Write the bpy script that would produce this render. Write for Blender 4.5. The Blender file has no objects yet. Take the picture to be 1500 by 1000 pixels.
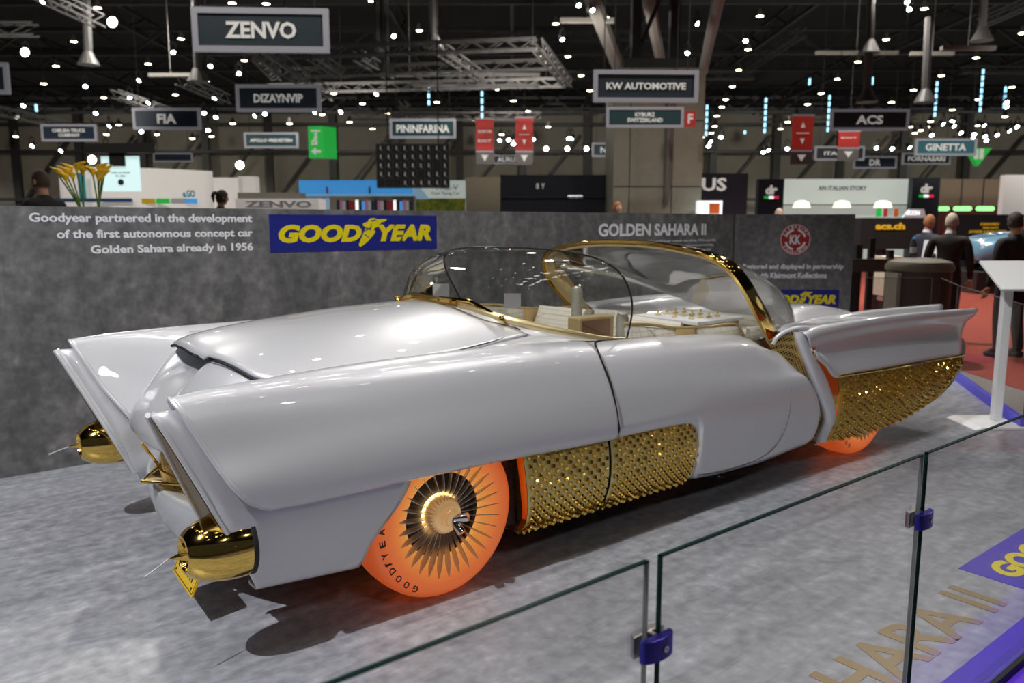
import bpy, bmesh, math, random
import numpy as np
from mathutils import Vector, Matrix
random.seed(7)
PI = math.pi
sc = bpy.context.scene
COL = sc.collection

# ---------------------------------------------------------------- camera
F_PX, HY, VX, EYE = 1167.0, 327.0, 2230.0, 1.5
PITCH = math.atan((500 - HY) / F_PX)
YAW = math.atan((VX - 750) / math.hypot(F_PX, 500 - HY))      # angle of view from the wall's long axis
FH = Vector((math.cos(YAW), math.sin(YAW), 0))
RIGHT = Vector((math.sin(YAW), -math.cos(YAW), 0))
CF = FH * math.cos(PITCH) - Vector((0, 0, 1)) * math.sin(PITCH)
CU = Vector((0, 0, 1)) * math.cos(PITCH) + FH * math.sin(PITCH)
cam_d = bpy.data.cameras.new('camera')
cam = bpy.data.objects.new('camera', cam_d)
COL.objects.link(cam)
cam.location = (0, 0, EYE)
cam.rotation_euler = (PI / 2 - PITCH, 0, YAW - PI / 2)
cam_d.sensor_width = 36.0
cam_d.lens = F_PX / 1500 * 36
cam_d.clip_end = 300
cam_d.dof.use_dof = True
cam_d.dof.focus_distance = 2.75
cam_d.dof.aperture_fstop = 3.2
sc.camera = cam

# ---------------------------------------------------------------- world, exposure, big lights
w = bpy.data.worlds.new('hall_air')
sc.world = w
w.use_nodes = True
w.node_tree.nodes['Background'].inputs[0].default_value = (0.80, 0.86, 1.0, 1)
w.node_tree.nodes['Background'].inputs[1].default_value = 0.035
sc.view_settings.view_transform = 'Standard'
sc.view_settings.look = 'None'
sc.view_settings.gamma = 1
sc.view_settings.exposure = 0.0
sc.cycles.use_denoising = True
sc.cycles.max_bounces = 8
sc.cycles.transparent_max_bounces = 24
sc.cycles.sample_clamp_indirect = 4.0


def area(name, loc, target, size, size_y, power, color=(1, 1, 1)):
    l = bpy.data.lights.new(name, 'AREA')
    l.shape = 'RECTANGLE'
    l.size, l.size_y, l.energy, l.color = size, size_y, power, color
    o = bpy.data.objects.new(name, l)
    COL.objects.link(o)
    o.location = loc
    o.rotation_euler = (Vector(target) - Vector(loc)).to_track_quat('-Z', 'Y').to_euler()
    return o


def spot(name, loc, target, power, angle, radius=0.05, blend=0.3, color=(1, 1, 1)):
    l = bpy.data.lights.new(name, 'SPOT')
    l.energy, l.spot_size, l.spot_blend, l.shadow_soft_size, l.color = power, math.radians(angle), blend, radius, color
    o = bpy.data.objects.new(name, l)
    COL.objects.link(o)
    o.location = loc
    o.rotation_euler = (Vector(target) - Vector(loc)).to_track_quat('-Z', 'Y').to_euler()
    return o


for i_ in range(10):
    for j_ in range(2):
        px_, py_ = -1.2 + .85 * i_, 2.3 + 1.5 * j_
        spot('truss_spot', (px_, py_, 6.4), (px_ * .8 + .6, 3.0 + .4 * (j_ - .5), 0.3), 22 - 1.2 * i_, 95, 0.22, 0.8, (1.0, 0.985, 0.97))
spot('stand_key_light', (-3.0, 1.7, 6.8), (1.8, 3.0, 0.2), 1900, 60, 0.04, 0.5, (0.97, 0.98, 1.0))
spot('side_fill_spot', (0.5, -3.5, 5.5), (2.6, 2.6, 0.4), 115, 60, 0.12, 0.8, (1.0, 0.98, 0.96))  # added fill from the camera side to brighten the car's flank and gold panels
spot('side_fill_spot', (4.0, -4.0, 5.5), (4.2, 2.6, 0.4), 115, 60, 0.12, 0.8, (1.0, 0.98, 0.96))
spot('lily_fill_spot', (1.3, 5.0, 4.6), (1.6, 7.6, 1.7), 220, 60, 0.1, 0.7, (1.0, 0.95, 0.88))  # added fill to brighten the lilies behind the wall
spot('stand_rear_key_light', (5.8, 1.2, 7.0), (4.6, 3.2, 0.2), 260, 75, 0.05, 0.6, (1.0, 0.97, 0.93))
for i_ in range(5):
    for j_ in range(5):
        hx_, hy_ = [(FH * (15 + 17 * j_) + RIGHT * ((i_ - 2) * (8 + 6 * j_)))[q_] for q_ in (0, 1)]
        spot('hall_downlight', (hx_, hy_, 10.5), (hx_, hy_, 0), 1050 + 600 * j_, 150, 0.25, 0.6, (1.0, 0.95, 0.88))
spot('carpet_fill_light', (11.0, 6.5, 6.5), (11.5, 6.5, 0), 1700, 110, 0.15, 0.7, (1.0, 0.95, 0.9))  # added fill spots that lift the red carpet
spot('carpet_fill_light', (18.0, 9.0, 7.5), (18.0, 9.0, 0), 3200, 110, 0.15, 0.7, (1.0, 0.95, 0.9))
for i_ in range(5):
    p_ = FH * 74 + RIGHT * (-44 + 24 * i_)
    spot('back_wall_fill_light', (p_.x, p_.y, 11.0), tuple(FH * 95 + RIGHT * (-46 + 25 * i_) + Vector((0, 0, 4))), 2600, 110, 0.4, 0.8, (1.0, 0.94, 0.82))  # added wash to brighten the far wall
    p_ = FH * (26 + 9 * (i_ % 2)) + RIGHT * (-16 + 9 * i_)
    spot('roof_fill_light', (p_.x, p_.y, 4.6), tuple(FH * 40 + RIGHT * (-22 + 12 * i_) + Vector((0, 0, 14))), 1500, 120, 0.3, 0.8, (1.0, 0.96, 0.9))  # unseen lamps added to make the dark roof steel show


# ---------------------------------------------------------------- materials
def nmat(name):
    m = bpy.data.materials.new(name)
    m.use_nodes = True
    n = m.node_tree.nodes
    return m, n, m.node_tree.links, n['Principled BSDF']


def mat(name, col, rough=0.5, metal=0.0, coat=0.0, spec=0.5, emit=None, estr=0.0):
    m, n, l, b = nmat(name)
    b.inputs['Base Color'].default_value = (*col, 1)
    b.inputs['Roughness'].default_value = rough
    b.inputs['Metallic'].default_value = metal
    b.inputs['Coat Weight'].default_value = coat
    b.inputs['Coat Roughness'].default_value = 0.03
    b.inputs['Specular IOR Level'].default_value = spec
    if emit:
        b.inputs['Emission Color'].default_value = (*emit, 1)
        b.inputs['Emission Strength'].default_value = estr
    return m


def noisy(name, stops, scale, rough=0.5, detail=8, stretch=(1, 1, 1), bump=0.0, rough2=None, dist=0.0, spec=0.5, second=None):
    m, n, l, b = nmat(name)
    tc = n.new('ShaderNodeTexCoord')
    mp = n.new('ShaderNodeMapping')
    mp.inputs['Scale'].default_value = stretch
    l.new(tc.outputs['Object'], mp.inputs[0])
    t = n.new('ShaderNodeTexNoise')
    t.inputs['Scale'].default_value = scale
    t.inputs['Detail'].default_value = detail
    t.inputs['Roughness'].default_value = 0.65
    t.inputs['Distortion'].default_value = dist
    l.new(mp.outputs[0], t.inputs['Vector'])
    fac = t.outputs[0]
    if second:
        t2 = n.new('ShaderNodeTexNoise')
        t2.inputs['Scale'].default_value = second
        t2.inputs['Detail'].default_value = 5
        l.new(tc.outputs['Object'], t2.inputs['Vector'])
        mx = n.new('ShaderNodeMix')
        mx.inputs[0].default_value = 0.45
        l.new(t.outputs[0], mx.inputs[2])
        l.new(t2.outputs[0], mx.inputs[3])
        fac = mx.outputs[0]
    r = n.new('ShaderNodeValToRGB')
    els = r.color_ramp.elements
    els[0].position, els[0].color = stops[0][0], (*stops[0][1], 1)
    els[1].position, els[1].color = stops[-1][0], (*stops[-1][1], 1)
    for p, c in stops[1:-1]:
        e = els.new(p)
        e.color = (*c, 1)
    l.new(fac, r.inputs[0])
    l.new(r.outputs[0], b.inputs['Base Color'])
    b.inputs['Roughness'].default_value = rough
    b.inputs['Specular IOR Level'].default_value = spec
    if bump:
        bp = n.new('ShaderNodeBump')
        bp.inputs['Strength'].default_value = bump
        bp.inputs['Distance'].default_value = 0.01
        l.new(t.outputs[0], bp.inputs['Height'])
        l.new(bp.outputs[0], b.inputs['Normal'])
    return m


def glass_mat(name, tint, refl=0.9, rough=0.0, base=0.02):
    """thin clear sheet: sees straight through, mirrors by its angle"""
    m, n, l, b = nmat(name)
    n.remove(b)
    out = n['Material Output']
    tr = n.new('ShaderNodeBsdfTransparent')
    tr.inputs[0].default_value = (*tint, 1)
    gl = n.new('ShaderNodeBsdfGlossy')
    gl.inputs['Roughness'].default_value = rough
    fr = n.new('ShaderNodeFresnel')
    fr.inputs['IOR'].default_value = 1.45
    mu = n.new('ShaderNodeMath')
    mu.operation = 'MULTIPLY_ADD'
    mu.inputs[1].default_value = refl
    mu.inputs[2].default_value = base
    l.new(fr.outputs[0], mu.inputs[0])
    mx = n.new('ShaderNodeMixShader')
    l.new(mu.outputs[0], mx.inputs[0])
    l.new(tr.outputs[0], mx.inputs[1])
    l.new(gl.outputs[0], mx.inputs[2])
    l.new(mx.outputs[0], out.inputs[0])
    return m


def mesh_mat(name, scale, gold=(0.75, 0.52, 0.16), hole=0.32, horiz=1.0):
    """perforated gold sheet: dark holes in staggered rows"""
    m, n, l, b = nmat(name)
    tc = n.new('ShaderNodeTexCoord')
    v = n.new('ShaderNodeTexVoronoi')
    v.inputs['Scale'].default_value = scale
    v.inputs['Randomness'].default_value = 0.0
    mp = n.new('ShaderNodeMapping')
    mp.inputs['Rotation'].default_value = (0.0, 0.6, 0.78)
    l.new(tc.outputs['Object'], mp.inputs[0])
    l.new(mp.outputs[0], v.inputs['Vector'])
    r = n.new('ShaderNodeValToRGB')
    r.color_ramp.interpolation = 'LINEAR'
    r.color_ramp.elements[0].position, r.color_ramp.elements[0].color = hole, (0.01, 0.008, 0.004, 1)
    r.color_ramp.elements[1].position, r.color_ramp.elements[1].color = hole + 0.06, (*gold, 1)
    l.new(v.outputs['Distance'], r.inputs[0])
    l.new(r.outputs[0], b.inputs['Base Color'])
    b.inputs['Metallic'].default_value = 0.9
    b.inputs['Roughness'].default_value = 0.35
    return m


MT = {}
def paint_mat():
    m, n, l, b = nmat('pearl_paint')
    b.inputs['Base Color'].default_value = (0.67, 0.67, 0.70, 1)
    b.inputs['Metallic'].default_value = 0.35
    b.inputs['Roughness'].default_value = 0.37
    b.inputs['Coat Weight'].default_value = 1.0
    b.inputs['Coat Roughness'].default_value = 0.02
    return m


MT['paint'] = paint_mat()
MT['gold'] = mat('polished_gold', (0.83, 0.56, 0.14), 0.08, 1.0)
MT['gold_pale'] = mat('pale_brass', (0.86, 0.70, 0.38), 0.38, 0.75)
MT['gold_panel'] = mat('pale_gold_panel', (0.88, 0.76, 0.34), 0.42, 0.15, 0.4)
MT['stud'] = mat('gold_stud', (0.88, 0.60, 0.14), 0.10, 1.0)
MT['gold_under'] = mat('deep_gold_panel', (0.60, 0.42, 0.10), 0.32, 0.4)
MT['amber'] = mat('amber_gold', (0.62, 0.36, 0.05), 0.14, 1.0)
MT['gold_mesh'] = mesh_mat('gold_mesh', 85, gold=(0.42, 0.27, 0.07), hole=0.45)
MT['gold_net'] = mesh_mat('gold_net', 75, hole=0.36)
MT['chrome'] = mat('chrome', (0.8, 0.8, 0.82), 0.06, 1.0)
MT['antenna_steel'] = mat('antenna_steel', (0.7, 0.7, 0.74), 0.35, 0.4)
MT['steel'] = mat('brushed_steel', (0.42, 0.40, 0.38), 0.3, 1.0)
MT['black'] = mat('black', (0.012, 0.012, 0.013), 0.6)
MT['seam'] = mat('seam_black', (0.004, 0.004, 0.004), 0.9)
MT['seam_grey'] = mat('seam_grey', (.16, .16, .165), .6)
MT['dark'] = mat('dark_grey', (0.035, 0.037, 0.04), 0.55)
MT['dark_metal'] = mat('dark_truss_metal', (0.040, 0.040, 0.040), 0.5, 0.2)
MT['grey_metal'] = mat('grey_truss_metal', (0.22, 0.21, 0.20), 0.45, 0.5)
MT['white'] = mat('matt_white', (0.80, 0.80, 0.80), 0.55)
MT['cream'] = mat('cream_leather', (0.70, 0.64, 0.52), 0.5)
MT['tan'] = mat('gold_leather', (0.46, 0.34, 0.15), 0.4, 0.2)
MT['copper'] = mat('copper_screen', (0.22, 0.10, 0.035), 0.25, 0.4)
MT['dome_glass'] = glass_mat('bubble_glass', (0.86, 0.87, 0.86), 0.9)
MT['barrier_glass'] = glass_mat('barrier_glass', (0.96, 0.962, 0.968), 0.25, base=0.0)
MT['edge_green'] = mat('glass_edge_green', (0.004, 0.020, 0.017), 0.3, 0.0, 0.0, 0.06)
def tyre_mat(name, cx):
    m, n, l, b = nmat(name)
    tc = n.new('ShaderNodeTexCoord')
    sp = n.new('ShaderNodeSeparateXYZ')
    l.new(tc.outputs['Object'], sp.inputs[0])
    cb = n.new('ShaderNodeCombineXYZ')
    l.new(sp.outputs[0], cb.inputs[0])
    l.new(sp.outputs[2], cb.inputs[2])
    ds = n.new('ShaderNodeVectorMath')
    ds.operation = 'DISTANCE'
    ds.inputs[1].default_value = (cx - 3.4, 0, .345)
    l.new(cb.outputs[0], ds.inputs[0])
    r = n.new('ShaderNodeValToRGB')
    e = r.color_ramp.elements
    e[0].position, e[0].color = .17, (1.0, .46, .10, 1)
    e[1].position, e[1].color = .345, (.62, .085, .016, 1)
    for p, c in ((.215, (1.0, .33, .06, 1)), (.27, (.84, .16, .03, 1))):
        q = e.new(p)
        q.color = c
    l.new(ds.outputs['Value'], r.inputs[0])
    l.new(r.outputs[0], b.inputs['Emission Color'])
    b.inputs['Emission Strength'].default_value = .53
    b.inputs['Base Color'].default_value = (.55, .16, .06, 1)
    b.inputs['Roughness'].default_value = .35
    return m
MT['edge_clear'] = mat('glass_edge_pale', (0.30, 0.31, 0.30), 0.15, 0.0, 0.0, 0.4)
MT['tyre_front'] = tyre_mat('lit_orange_tyre', 1.69)
MT['tyre_rear'] = tyre_mat('lit_orange_tyre_rear', 4.935)
MT['led'] = mat('warm_led', (1, 0.8, 0.5), 0.4, emit=(1.0, 0.62, 0.22), estr=7)
MT['hub'] = mat('lit_hub', (0.85, 0.66, 0.38), 0.3, 0.3, emit=(1.0, 0.55, 0.2), estr=0.25)
MT['plate'] = mat('yellow_plate', (0.80, 0.50, 0.01), 0.4)
MT['gy_blue'] = mat('sign_blue', (0.010, 0.016, 0.20), 0.4)
MT['gy_yellow'] = mat('sign_yellow', (0.75, 0.62, 0.0), 0.45)
MT['text_white'] = mat('lettering_white', (0.78, 0.78, 0.82), 0.5)
MT['text_gold'] = mat('lettering_floor_gold', (0.30, 0.21, 0.10), 0.35, 0.2)
MT['violet'] = mat('violet_sticker_and_light_tint', (0.05, 0.025, 0.42), 0.4, emit=(0.10, 0.03, 0.85), estr=0.05)  # sticker ground; on the floor edge this colour stands for violet light spill
MT['violet_lit'] = mat('violet_lit_step', (0.10, 0.03, 0.55), 0.4, emit=(0.12, 0.025, 0.75), estr=0.25)
MT['wallconc'] = noisy('grey_concrete_panel', [(0.30, (0.055, 0.055, 0.057)), (0.46, (0.105, 0.105, 0.108)), (0.58, (0.165, 0.163, 0.165)), (0.72, (0.30, 0.295, 0.295))],
                       2.4, 0.6, 12, (1.6, 1, 0.5), 0.15, second=16, dist=0.6)
MT['floorvinyl'] = noisy('grey_stone_floor', [(0.30, (0.155, 0.158, 0.178)), (0.44, (0.255, 0.262, 0.290)), (0.56, (0.365, 0.373, 0.405)), (0.70, (0.56, 0.565, 0.60))],
                         3.4, 0.33, 12, (0.5, 2.2, 1), 0.06, second=18, dist=0.9)
MT['carpet'] = noisy('red_carpet', [(0.3, (0.23, 0.030, 0.013)), (0.7, (0.30, 0.038, 0.016))], 30, 0.95)
MT['hallfloor'] = noisy('grey_hall_floor', [(0.3, (0.16, 0.15, 0.14)), (0.7, (0.22, 0.21, 0.20))], 0.8, 0.6)
MT['hallwall'] = noisy('beige_hall_wall', [(0.3, (0.25, 0.23, 0.19)), (0.7, (0.33, 0.31, 0.26))], 0.2, 0.8)
MT['concrete'] = noisy('beige_concrete', [(0.3, (0.25, 0.245, 0.19)), (0.7, (0.31, 0.305, 0.24))], 1.5, 0.8)
MT['slate'] = mat('sign_slate', (0.030, 0.045, 0.058), 0.5)
MT['teal'] = mat('sign_teal', (0.018, 0.060, 0.070), 0.5)
MT['ginetta_teal'] = mat('sign_blue_teal', (.03, .16, .20), .5)
MT['navy'] = mat('sign_navy', (0.014, 0.028, 0.055), 0.5)
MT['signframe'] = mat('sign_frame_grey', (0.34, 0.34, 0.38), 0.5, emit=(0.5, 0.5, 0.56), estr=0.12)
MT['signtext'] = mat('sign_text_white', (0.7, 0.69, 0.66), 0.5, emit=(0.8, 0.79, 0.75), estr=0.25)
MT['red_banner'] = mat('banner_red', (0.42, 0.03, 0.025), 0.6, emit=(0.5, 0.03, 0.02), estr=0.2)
MT['grey_banner'] = mat('banner_grey', (0.16, 0.14, 0.13), 0.6)
MT['green_sign'] = mat('exit_green', (0.02, 0.38, 0.05), 0.5, emit=(0.02, 0.45, 0.06), estr=0.5)
MT['white_lit'] = mat('lit_white', (0.9, 0.9, 0.9), 0.5, emit=(0.9, 0.95, 1.0), estr=0.9)
MT['screen_lit'] = mat('lit_screen', (0.6, 0.75, 0.75), 0.4, emit=(0.62, 0.86, 0.86), estr=0.85)
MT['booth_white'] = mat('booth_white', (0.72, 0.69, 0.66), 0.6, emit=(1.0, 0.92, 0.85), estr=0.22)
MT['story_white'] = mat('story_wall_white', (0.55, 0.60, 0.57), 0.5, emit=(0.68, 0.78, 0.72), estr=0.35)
MT['booth_navy'] = mat('booth_navy', (0.010, 0.013, 0.022), 0.4)
MT['brown'] = mat('brown_cladding', (0.24, 0.17, 0.115), 0.6)
MT['sky_blue'] = mat('poster_sky', (0.05, 0.30, 0.70), 0.5, emit=(0.06, 0.32, 0.75), estr=0.5)
MT['cyan'] = mat('cyan_letter', (0.06, 0.40, 0.48), 0.5)
MT['neon_green'] = mat('neon_green', (0.3, 0.9, 0.3), 0.5, emit=(0.35, 1.0, 0.32), estr=1.2)
MT['yellow_text'] = mat('yellow_text', (0.65, 0.42, 0.02), 0.5, emit=(0.7, 0.42, 0.02), estr=0.25)
MT['warm_lamp'] = mat('warm_lamp_lens', (1, 0.9, 0.7), 0.4, emit=(1.0, 0.84, 0.58), estr=26)
MT['cold_lamp'] = mat('cold_lamp_lens', (0.8, 0.9, 1.0), 0.4, emit=(0.78, 0.90, 1.0), estr=26)
MT['blue_strip'] = mat('pale_blue_light', (0.4, 0.7, 0.9), 0.4, emit=(0.35, 0.72, 0.95), estr=2.0)
MT['skin'] = mat('skin', (0.50, 0.29, 0.20), 0.55)
MT['hair_dark'] = mat('hair_dark', (0.045, 0.03, 0.022), 0.8)
MT['hair_brown'] = mat('hair_brown', (.06, .038, .026), .75)
MT['lily_core'] = mat('lily_core', (.75, .36, .01), .6)
MT['hair_white'] = mat('hair_white', (0.42, 0.36, 0.29), 0.8)
MT['hair_red'] = mat('hair_auburn', (0.30, 0.13, 0.05), 0.8)
MT['suit_navy'] = mat('suit_navy', (0.022, 0.022, 0.040), 0.8)
MT['suit_dark'] = mat('suit_charcoal', (0.018, 0.016, 0.014), 0.85)
MT['cloth_black'] = mat('cloth_black', (0.010, 0.010, 0.011), 0.85)
MT['paper'] = mat('paper_white', (0.6, 0.6, 0.66), 0.7)
MT['leaf'] = mat('flower_stem_green', (0.10, 0.22, 0.03), 0.5)
MT['lily'] = mat('lily_yellow', (0.95, 0.62, 0.02), 0.5)
MT['pouf'] = mat('taupe_leather', (0.05, 0.04, 0.03), 0.5)
MT['pouf_top'] = mat('taupe_top', (0.12, 0.10, 0.07), 0.5)
MT['car_blue'] = mat('pale_blue_paint', (0.14, 0.27, 0.38), 0.25, 0.2, 0.8)
MT['blue_band'] = mat('blue_band', (.03, .09, .25), .5)
MT['haze_blue'] = mat('poster_haze', (.30, .45, .60), .5, emit=(.30, .48, .65), estr=.35)
MT['meadow'] = noisy('poster_meadow', [(.35, (.05, .16, .03)), (.5, (.30, .36, .03)), (.65, (.62, .55, .03))], 4, .6)
MT['pink'] = mat('poster_pink', (.65, .25, .42), .5)
MT['cab_brown'] = mat('cupboard_brown', (.16, .13, .085), .6)
MT['orange_print'] = mat('orange_print', (.75, .16, .03), .5)
MT['warm_soft'] = mat('warm_soft_lamp', (1, .95, .8), .5, emit=(1, .9, .7), estr=1.3)
MT['red_dark'] = mat('dark_red_counter', (.12, .02, .012), .6)
MT['blue_strip_soft'] = mat('soft_blue_strip', (.3, .5, .65), .5, emit=(.35, .62, .82), estr=.55)
MT['grey_dark_metal'] = mat('mid_truss_metal', (0.13, 0.125, 0.12), 0.5, 0.2)
MT['duct_grey'] = mat('duct_grey', (0.26, 0.24, 0.21), 0.6)
MT['flood_lens'] = mat('flood_lens', (1, 1, 1), .4, emit=(1.0, .97, .9), estr=14)
MT['red'] = mat('emblem_red', (0.36, 0.018, 0.022), 0.45)


# ---------------------------------------------------------------- mesh builder
class M:
    def __init__(s):
        s.v, s.f, s.mi = [], [], []

    def add(s, vs, fs, k=0):
        o = len(s.v)
        s.v += [tuple(p) for p in vs]
        s.f += [tuple(i + o for i in f) for f in fs]
        s.mi += [k] * len(fs)
        return s

    def box(s, c, d, k=0, rot=None):
        x, y, z = d[0] / 2, d[1] / 2, d[2] / 2
        vs = [Vector((a * x, b * y, e * z)) for a in (-1, 1) for b in (-1, 1) for e in (-1, 1)]
        if rot is not None:
            vs = [rot @ p for p in vs]
        c = Vector(c)
        return s.add([p + c for p in vs], [(0, 1, 3, 2), (4, 6, 7, 5), (0, 4, 5, 1), (2, 3, 7, 6), (0, 2, 6, 4), (1, 5, 7, 3)], k)

    def bar(s, a, b, t, k=0, t2=None):
        a, b = Vector(a), Vector(b)
        d = b - a
        q = d.to_track_quat('X', 'Z').to_matrix()
        return s.box((a + b) / 2, (d.length, t, t2 or t), k, q)

    def tube(s, pts, r, n=10, k=0, cap=True, flat=None, upv=None):
        """swept round (or flat=(a,b) elliptic) profile along pts"""
        P = [Vector(p) for p in pts]
        rs = r if isinstance(r, (list, tuple)) else [r] * len(P)
        rings = []
        ref = Vector(upv) if upv else None
        for i, p in enumerate(P):
            t = (P[min(i + 1, len(P) - 1)] - P[max(i - 1, 0)]).normalized()
            if ref is None:
                ref = Vector((0, 0, 1)) if abs(t.z) < 0.9 else Vector((1, 0, 0))
            u = (ref - t * ref.dot(t)).normalized()
            if not upv:
                ref = u
            w_ = t.cross(u)
            a, b = (flat if flat else (1, 1))
            rings.append([p + u * math.cos(2 * PI * j / n) * rs[i] * a + w_ * math.sin(2 * PI * j / n) * rs[i] * b for j in range(n)])
        return s.rings(rings, k, cap)

    def rings(s, rings, k=0, cap=True):
        n = len(rings[0])
        vs = [p for r in rings for p in r]
        fs = []
        for i in range(len(rings) - 1):
            for j in range(n):
                fs.append((i * n + j, i * n + (j + 1) % n, (i + 1) * n + (j + 1) % n, (i + 1) * n + j))
        if cap:
            fs.append(tuple(range(n))[::-1])
            fs.append(tuple((len(rings) - 1) * n + j for j in range(n)))
        return s.add(vs, fs, k)

    def lathe(s, prof, c, ax, n=32, k=0, cap=False):
        """prof = [(radius, along)], around axis ax through c"""
        ax = Vector(ax).normalized()
        u = ax.orthogonal().normalized()
        w_ = ax.cross(u)
        c = Vector(c)
        return s.rings([[c + ax * h + (u * math.cos(2 * PI * j / n) + w_ * math.sin(2 * PI * j / n)) * r for j in range(n)] for r, h in prof], k, cap)

    def grid(s, g, k=0):
        a, b = len(g), len(g[0])
        return s.add([p for r in g for p in r], [(i * b + j, i * b + j + 1, (i + 1) * b + j + 1, (i + 1) * b + j) for i in range(a - 1) for j in range(b - 1)], k)

    def prism(s, poly, d0, d1, k=0, fr=None):
        """closed polygon [(x,z)] extruded along local y from d0 to d1"""
        n = len(poly)
        vs = [(x, d0, z) for x, z in poly] + [(x, d1, z) for x, z in poly]
        fs = [tuple(range(n)), tuple(range(2 * n - 1, n - 1, -1))] + [(i, i + n, (i + 1) % n + n, (i + 1) % n) for i in range(n)]
        return s.add(vs, fs, k)

    def ball(s, c, r, n=16, k=0):
        rx, ry, rz = r if isinstance(r, (tuple, list)) else (r, r, r)
        m = n // 2
        rings = [[Vector((c[0] + rx * math.sin(PI * i / m) * math.cos(2 * PI * j / n), c[1] + ry * math.sin(PI * i / m) * math.sin(2 * PI * j / n), c[2] + rz * math.cos(PI * i / m))) for j in range(n)] for i in range(1, m)]
        s.rings(rings, k, True)
        return s


OFF = [Vector((0, 0, 0))]


def obj(name, mb, mats, parent=None, smooth=False, solid=0.0, bevel=0.0, angle=40, recalc=True):
    me = bpy.data.meshes.new(name)
    o0 = OFF[0]
    me.from_pydata([(p[0] - o0.x, p[1] - o0.y, p[2] - o0.z) for p in mb.v], [], mb.f)
    mats = mats if isinstance(mats, (list, tuple)) else [mats]
    for m_ in mats:
        me.materials.append(MT[m_] if isinstance(m_, str) else m_)
    me.polygons.foreach_set('material_index', mb.mi)
    bm = bmesh.new()
    bm.from_mesh(me)
    bmesh.ops.remove_doubles(bm, verts=bm.verts, dist=1e-5)
    if recalc:
        bmesh.ops.recalc_face_normals(bm, faces=bm.faces)
    bm.to_mesh(me)
    bm.free()
    if smooth:
        me.polygons.foreach_set('use_smooth', [True] * len(me.polygons))
        me.set_sharp_from_angle(angle=math.radians(angle))
    o = bpy.data.objects.new(name, me)
    COL.objects.link(o)
    if parent is not None:
        o.parent = parent
    if solid:
        md = o.modifiers.new('thickness', 'SOLIDIFY')
        md.thickness = solid
        md.offset = 0
    if bevel:
        md = o.modifiers.new('bevel', 'BEVEL')
        md.width = bevel
        md.segments = 2
        md.limit_method = 'ANGLE'
    return o


def tag(o, label, cat, group=None):
    o['label'] = label
    o['category'] = cat
    if group:
        o['group'] = group
    return o


def thing(name, label, cat, loc=(0, 0, 0), rz=0.0, group=None):
    o = bpy.data.objects.new(name, None)
    COL.objects.link(o)
    o.empty_display_size = 0.1
    o.location = loc
    o.rotation_euler = (0, 0, rz)
    return tag(o, label, cat, group)


def struct(name, mb, mats, parent=None, **kw):
    o = obj(name, mb, mats, parent, **kw)
    o['kind'] = 'structure'
    return o


def copy_tree(o, parent=None):
    c = o.copy()
    COL.objects.link(c)
    if parent is not None:
        c.parent = parent
    for ch in list(o.children):
        copy_tree(ch, c)
    return c


def crv(pts, m):
    """Catmull-Rom through pts, m pieces a span, every point kept"""
    P = [np.array(p, float) for p in pts]
    n = len(P)
    out = []
    t = [0.0]
    for i in range(1, n):
        t.append(t[-1] + max(1e-6, float(np.linalg.norm(P[i] - P[i - 1])) ** 0.5))
    T = []
    for i in range(n):
        if i == 0:
            T.append((P[1] - P[0]) / (t[1] - t[0]))
        elif i == n - 1:
            T.append((P[-1] - P[-2]) / (t[-1] - t[-2]))
        else:
            d0, d1 = t[i] - t[i - 1], t[i + 1] - t[i]
            T.append(((P[i] - P[i - 1]) / d0 * d1 + (P[i + 1] - P[i]) / d1 * d0) / (d0 + d1))
    for i in range(n - 1):
        h = t[i + 1] - t[i]
        for j in range(m):
            s_ = j / m
            h00 = 2 * s_ ** 3 - 3 * s_ ** 2 + 1
            h10 = s_ ** 3 - 2 * s_ ** 2 + s_
            h01 = -2 * s_ ** 3 + 3 * s_ ** 2
            h11 = s_ ** 3 - s_ ** 2
            out.append(P[i] * h00 + T[i] * h * h10 + P[i + 1] * h01 + T[i + 1] * h * h11)
    out.append(P[-1])
    return out


def dense(sections, mu, mv):
    """sections[i][j] control points -> dense grid"""
    rows = [crv(s_, mv) for s_ in sections]
    cols = [crv([r[j] for r in rows], mu) for j in range(len(rows[0]))]
    return [[Vector(cols[j][i]) for j in range(len(cols))] for i in range(len(cols[0]))]


def interp(x, tab):
    ks = sorted(tab)
    return float(np.interp(x, ks, [tab[k] for k in ks]))


# ---------------------------------------------------------------- lettering (default typeface, built into the program)
def text_into(mb, s, x0, x1, z0, z1, y=0.0, depth=0.004, bold=0.0, shear=0.0, k=0, keep=False, align='C', res=3, spacing=1.0):
    cu = bpy.data.curves.new('t', 'FONT')
    cu.body = s
    cu.size = 1
    cu.extrude = 0.5
    cu.offset = bold
    cu.shear = shear
    cu.resolution_u = res
    cu.space_character = spacing
    o = bpy.data.objects.new('t', cu)
    COL.objects.link(o)
    dg = bpy.context.evaluated_depsgraph_get()
    dg.update()
    me = bpy.data.meshes.new_from_object(o.evaluated_get(dg))
    vs = [v.co.copy() for v in me.vertices]
    fs = [tuple(p.vertices) for p in me.polygons]
    bpy.data.objects.remove(o)
    bpy.data.curves.remove(cu)
    bpy.data.meshes.remove(me)
    if not vs:
        return mb
    ax, bx = min(v.x for v in vs), max(v.x for v in vs)
    ay, by = min(v.y for v in vs), max(v.y for v in vs)
    sz = (z1 - z0) / (by - ay)
    sx = (x1 - x0) / (bx - ax)
    if keep:
        sx = sz = min(sx, sz)
    wd = (bx - ax) * sx
    xs = x0 if align == 'L' else (x1 - wd if align == 'R' else (x0 + x1 - wd) / 2)
    mb.add([(xs + (v.x - ax) * sx, y - v.z * depth, z0 + (v.y - ay) * sz) for v in vs], fs, k)
    return mb


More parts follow.
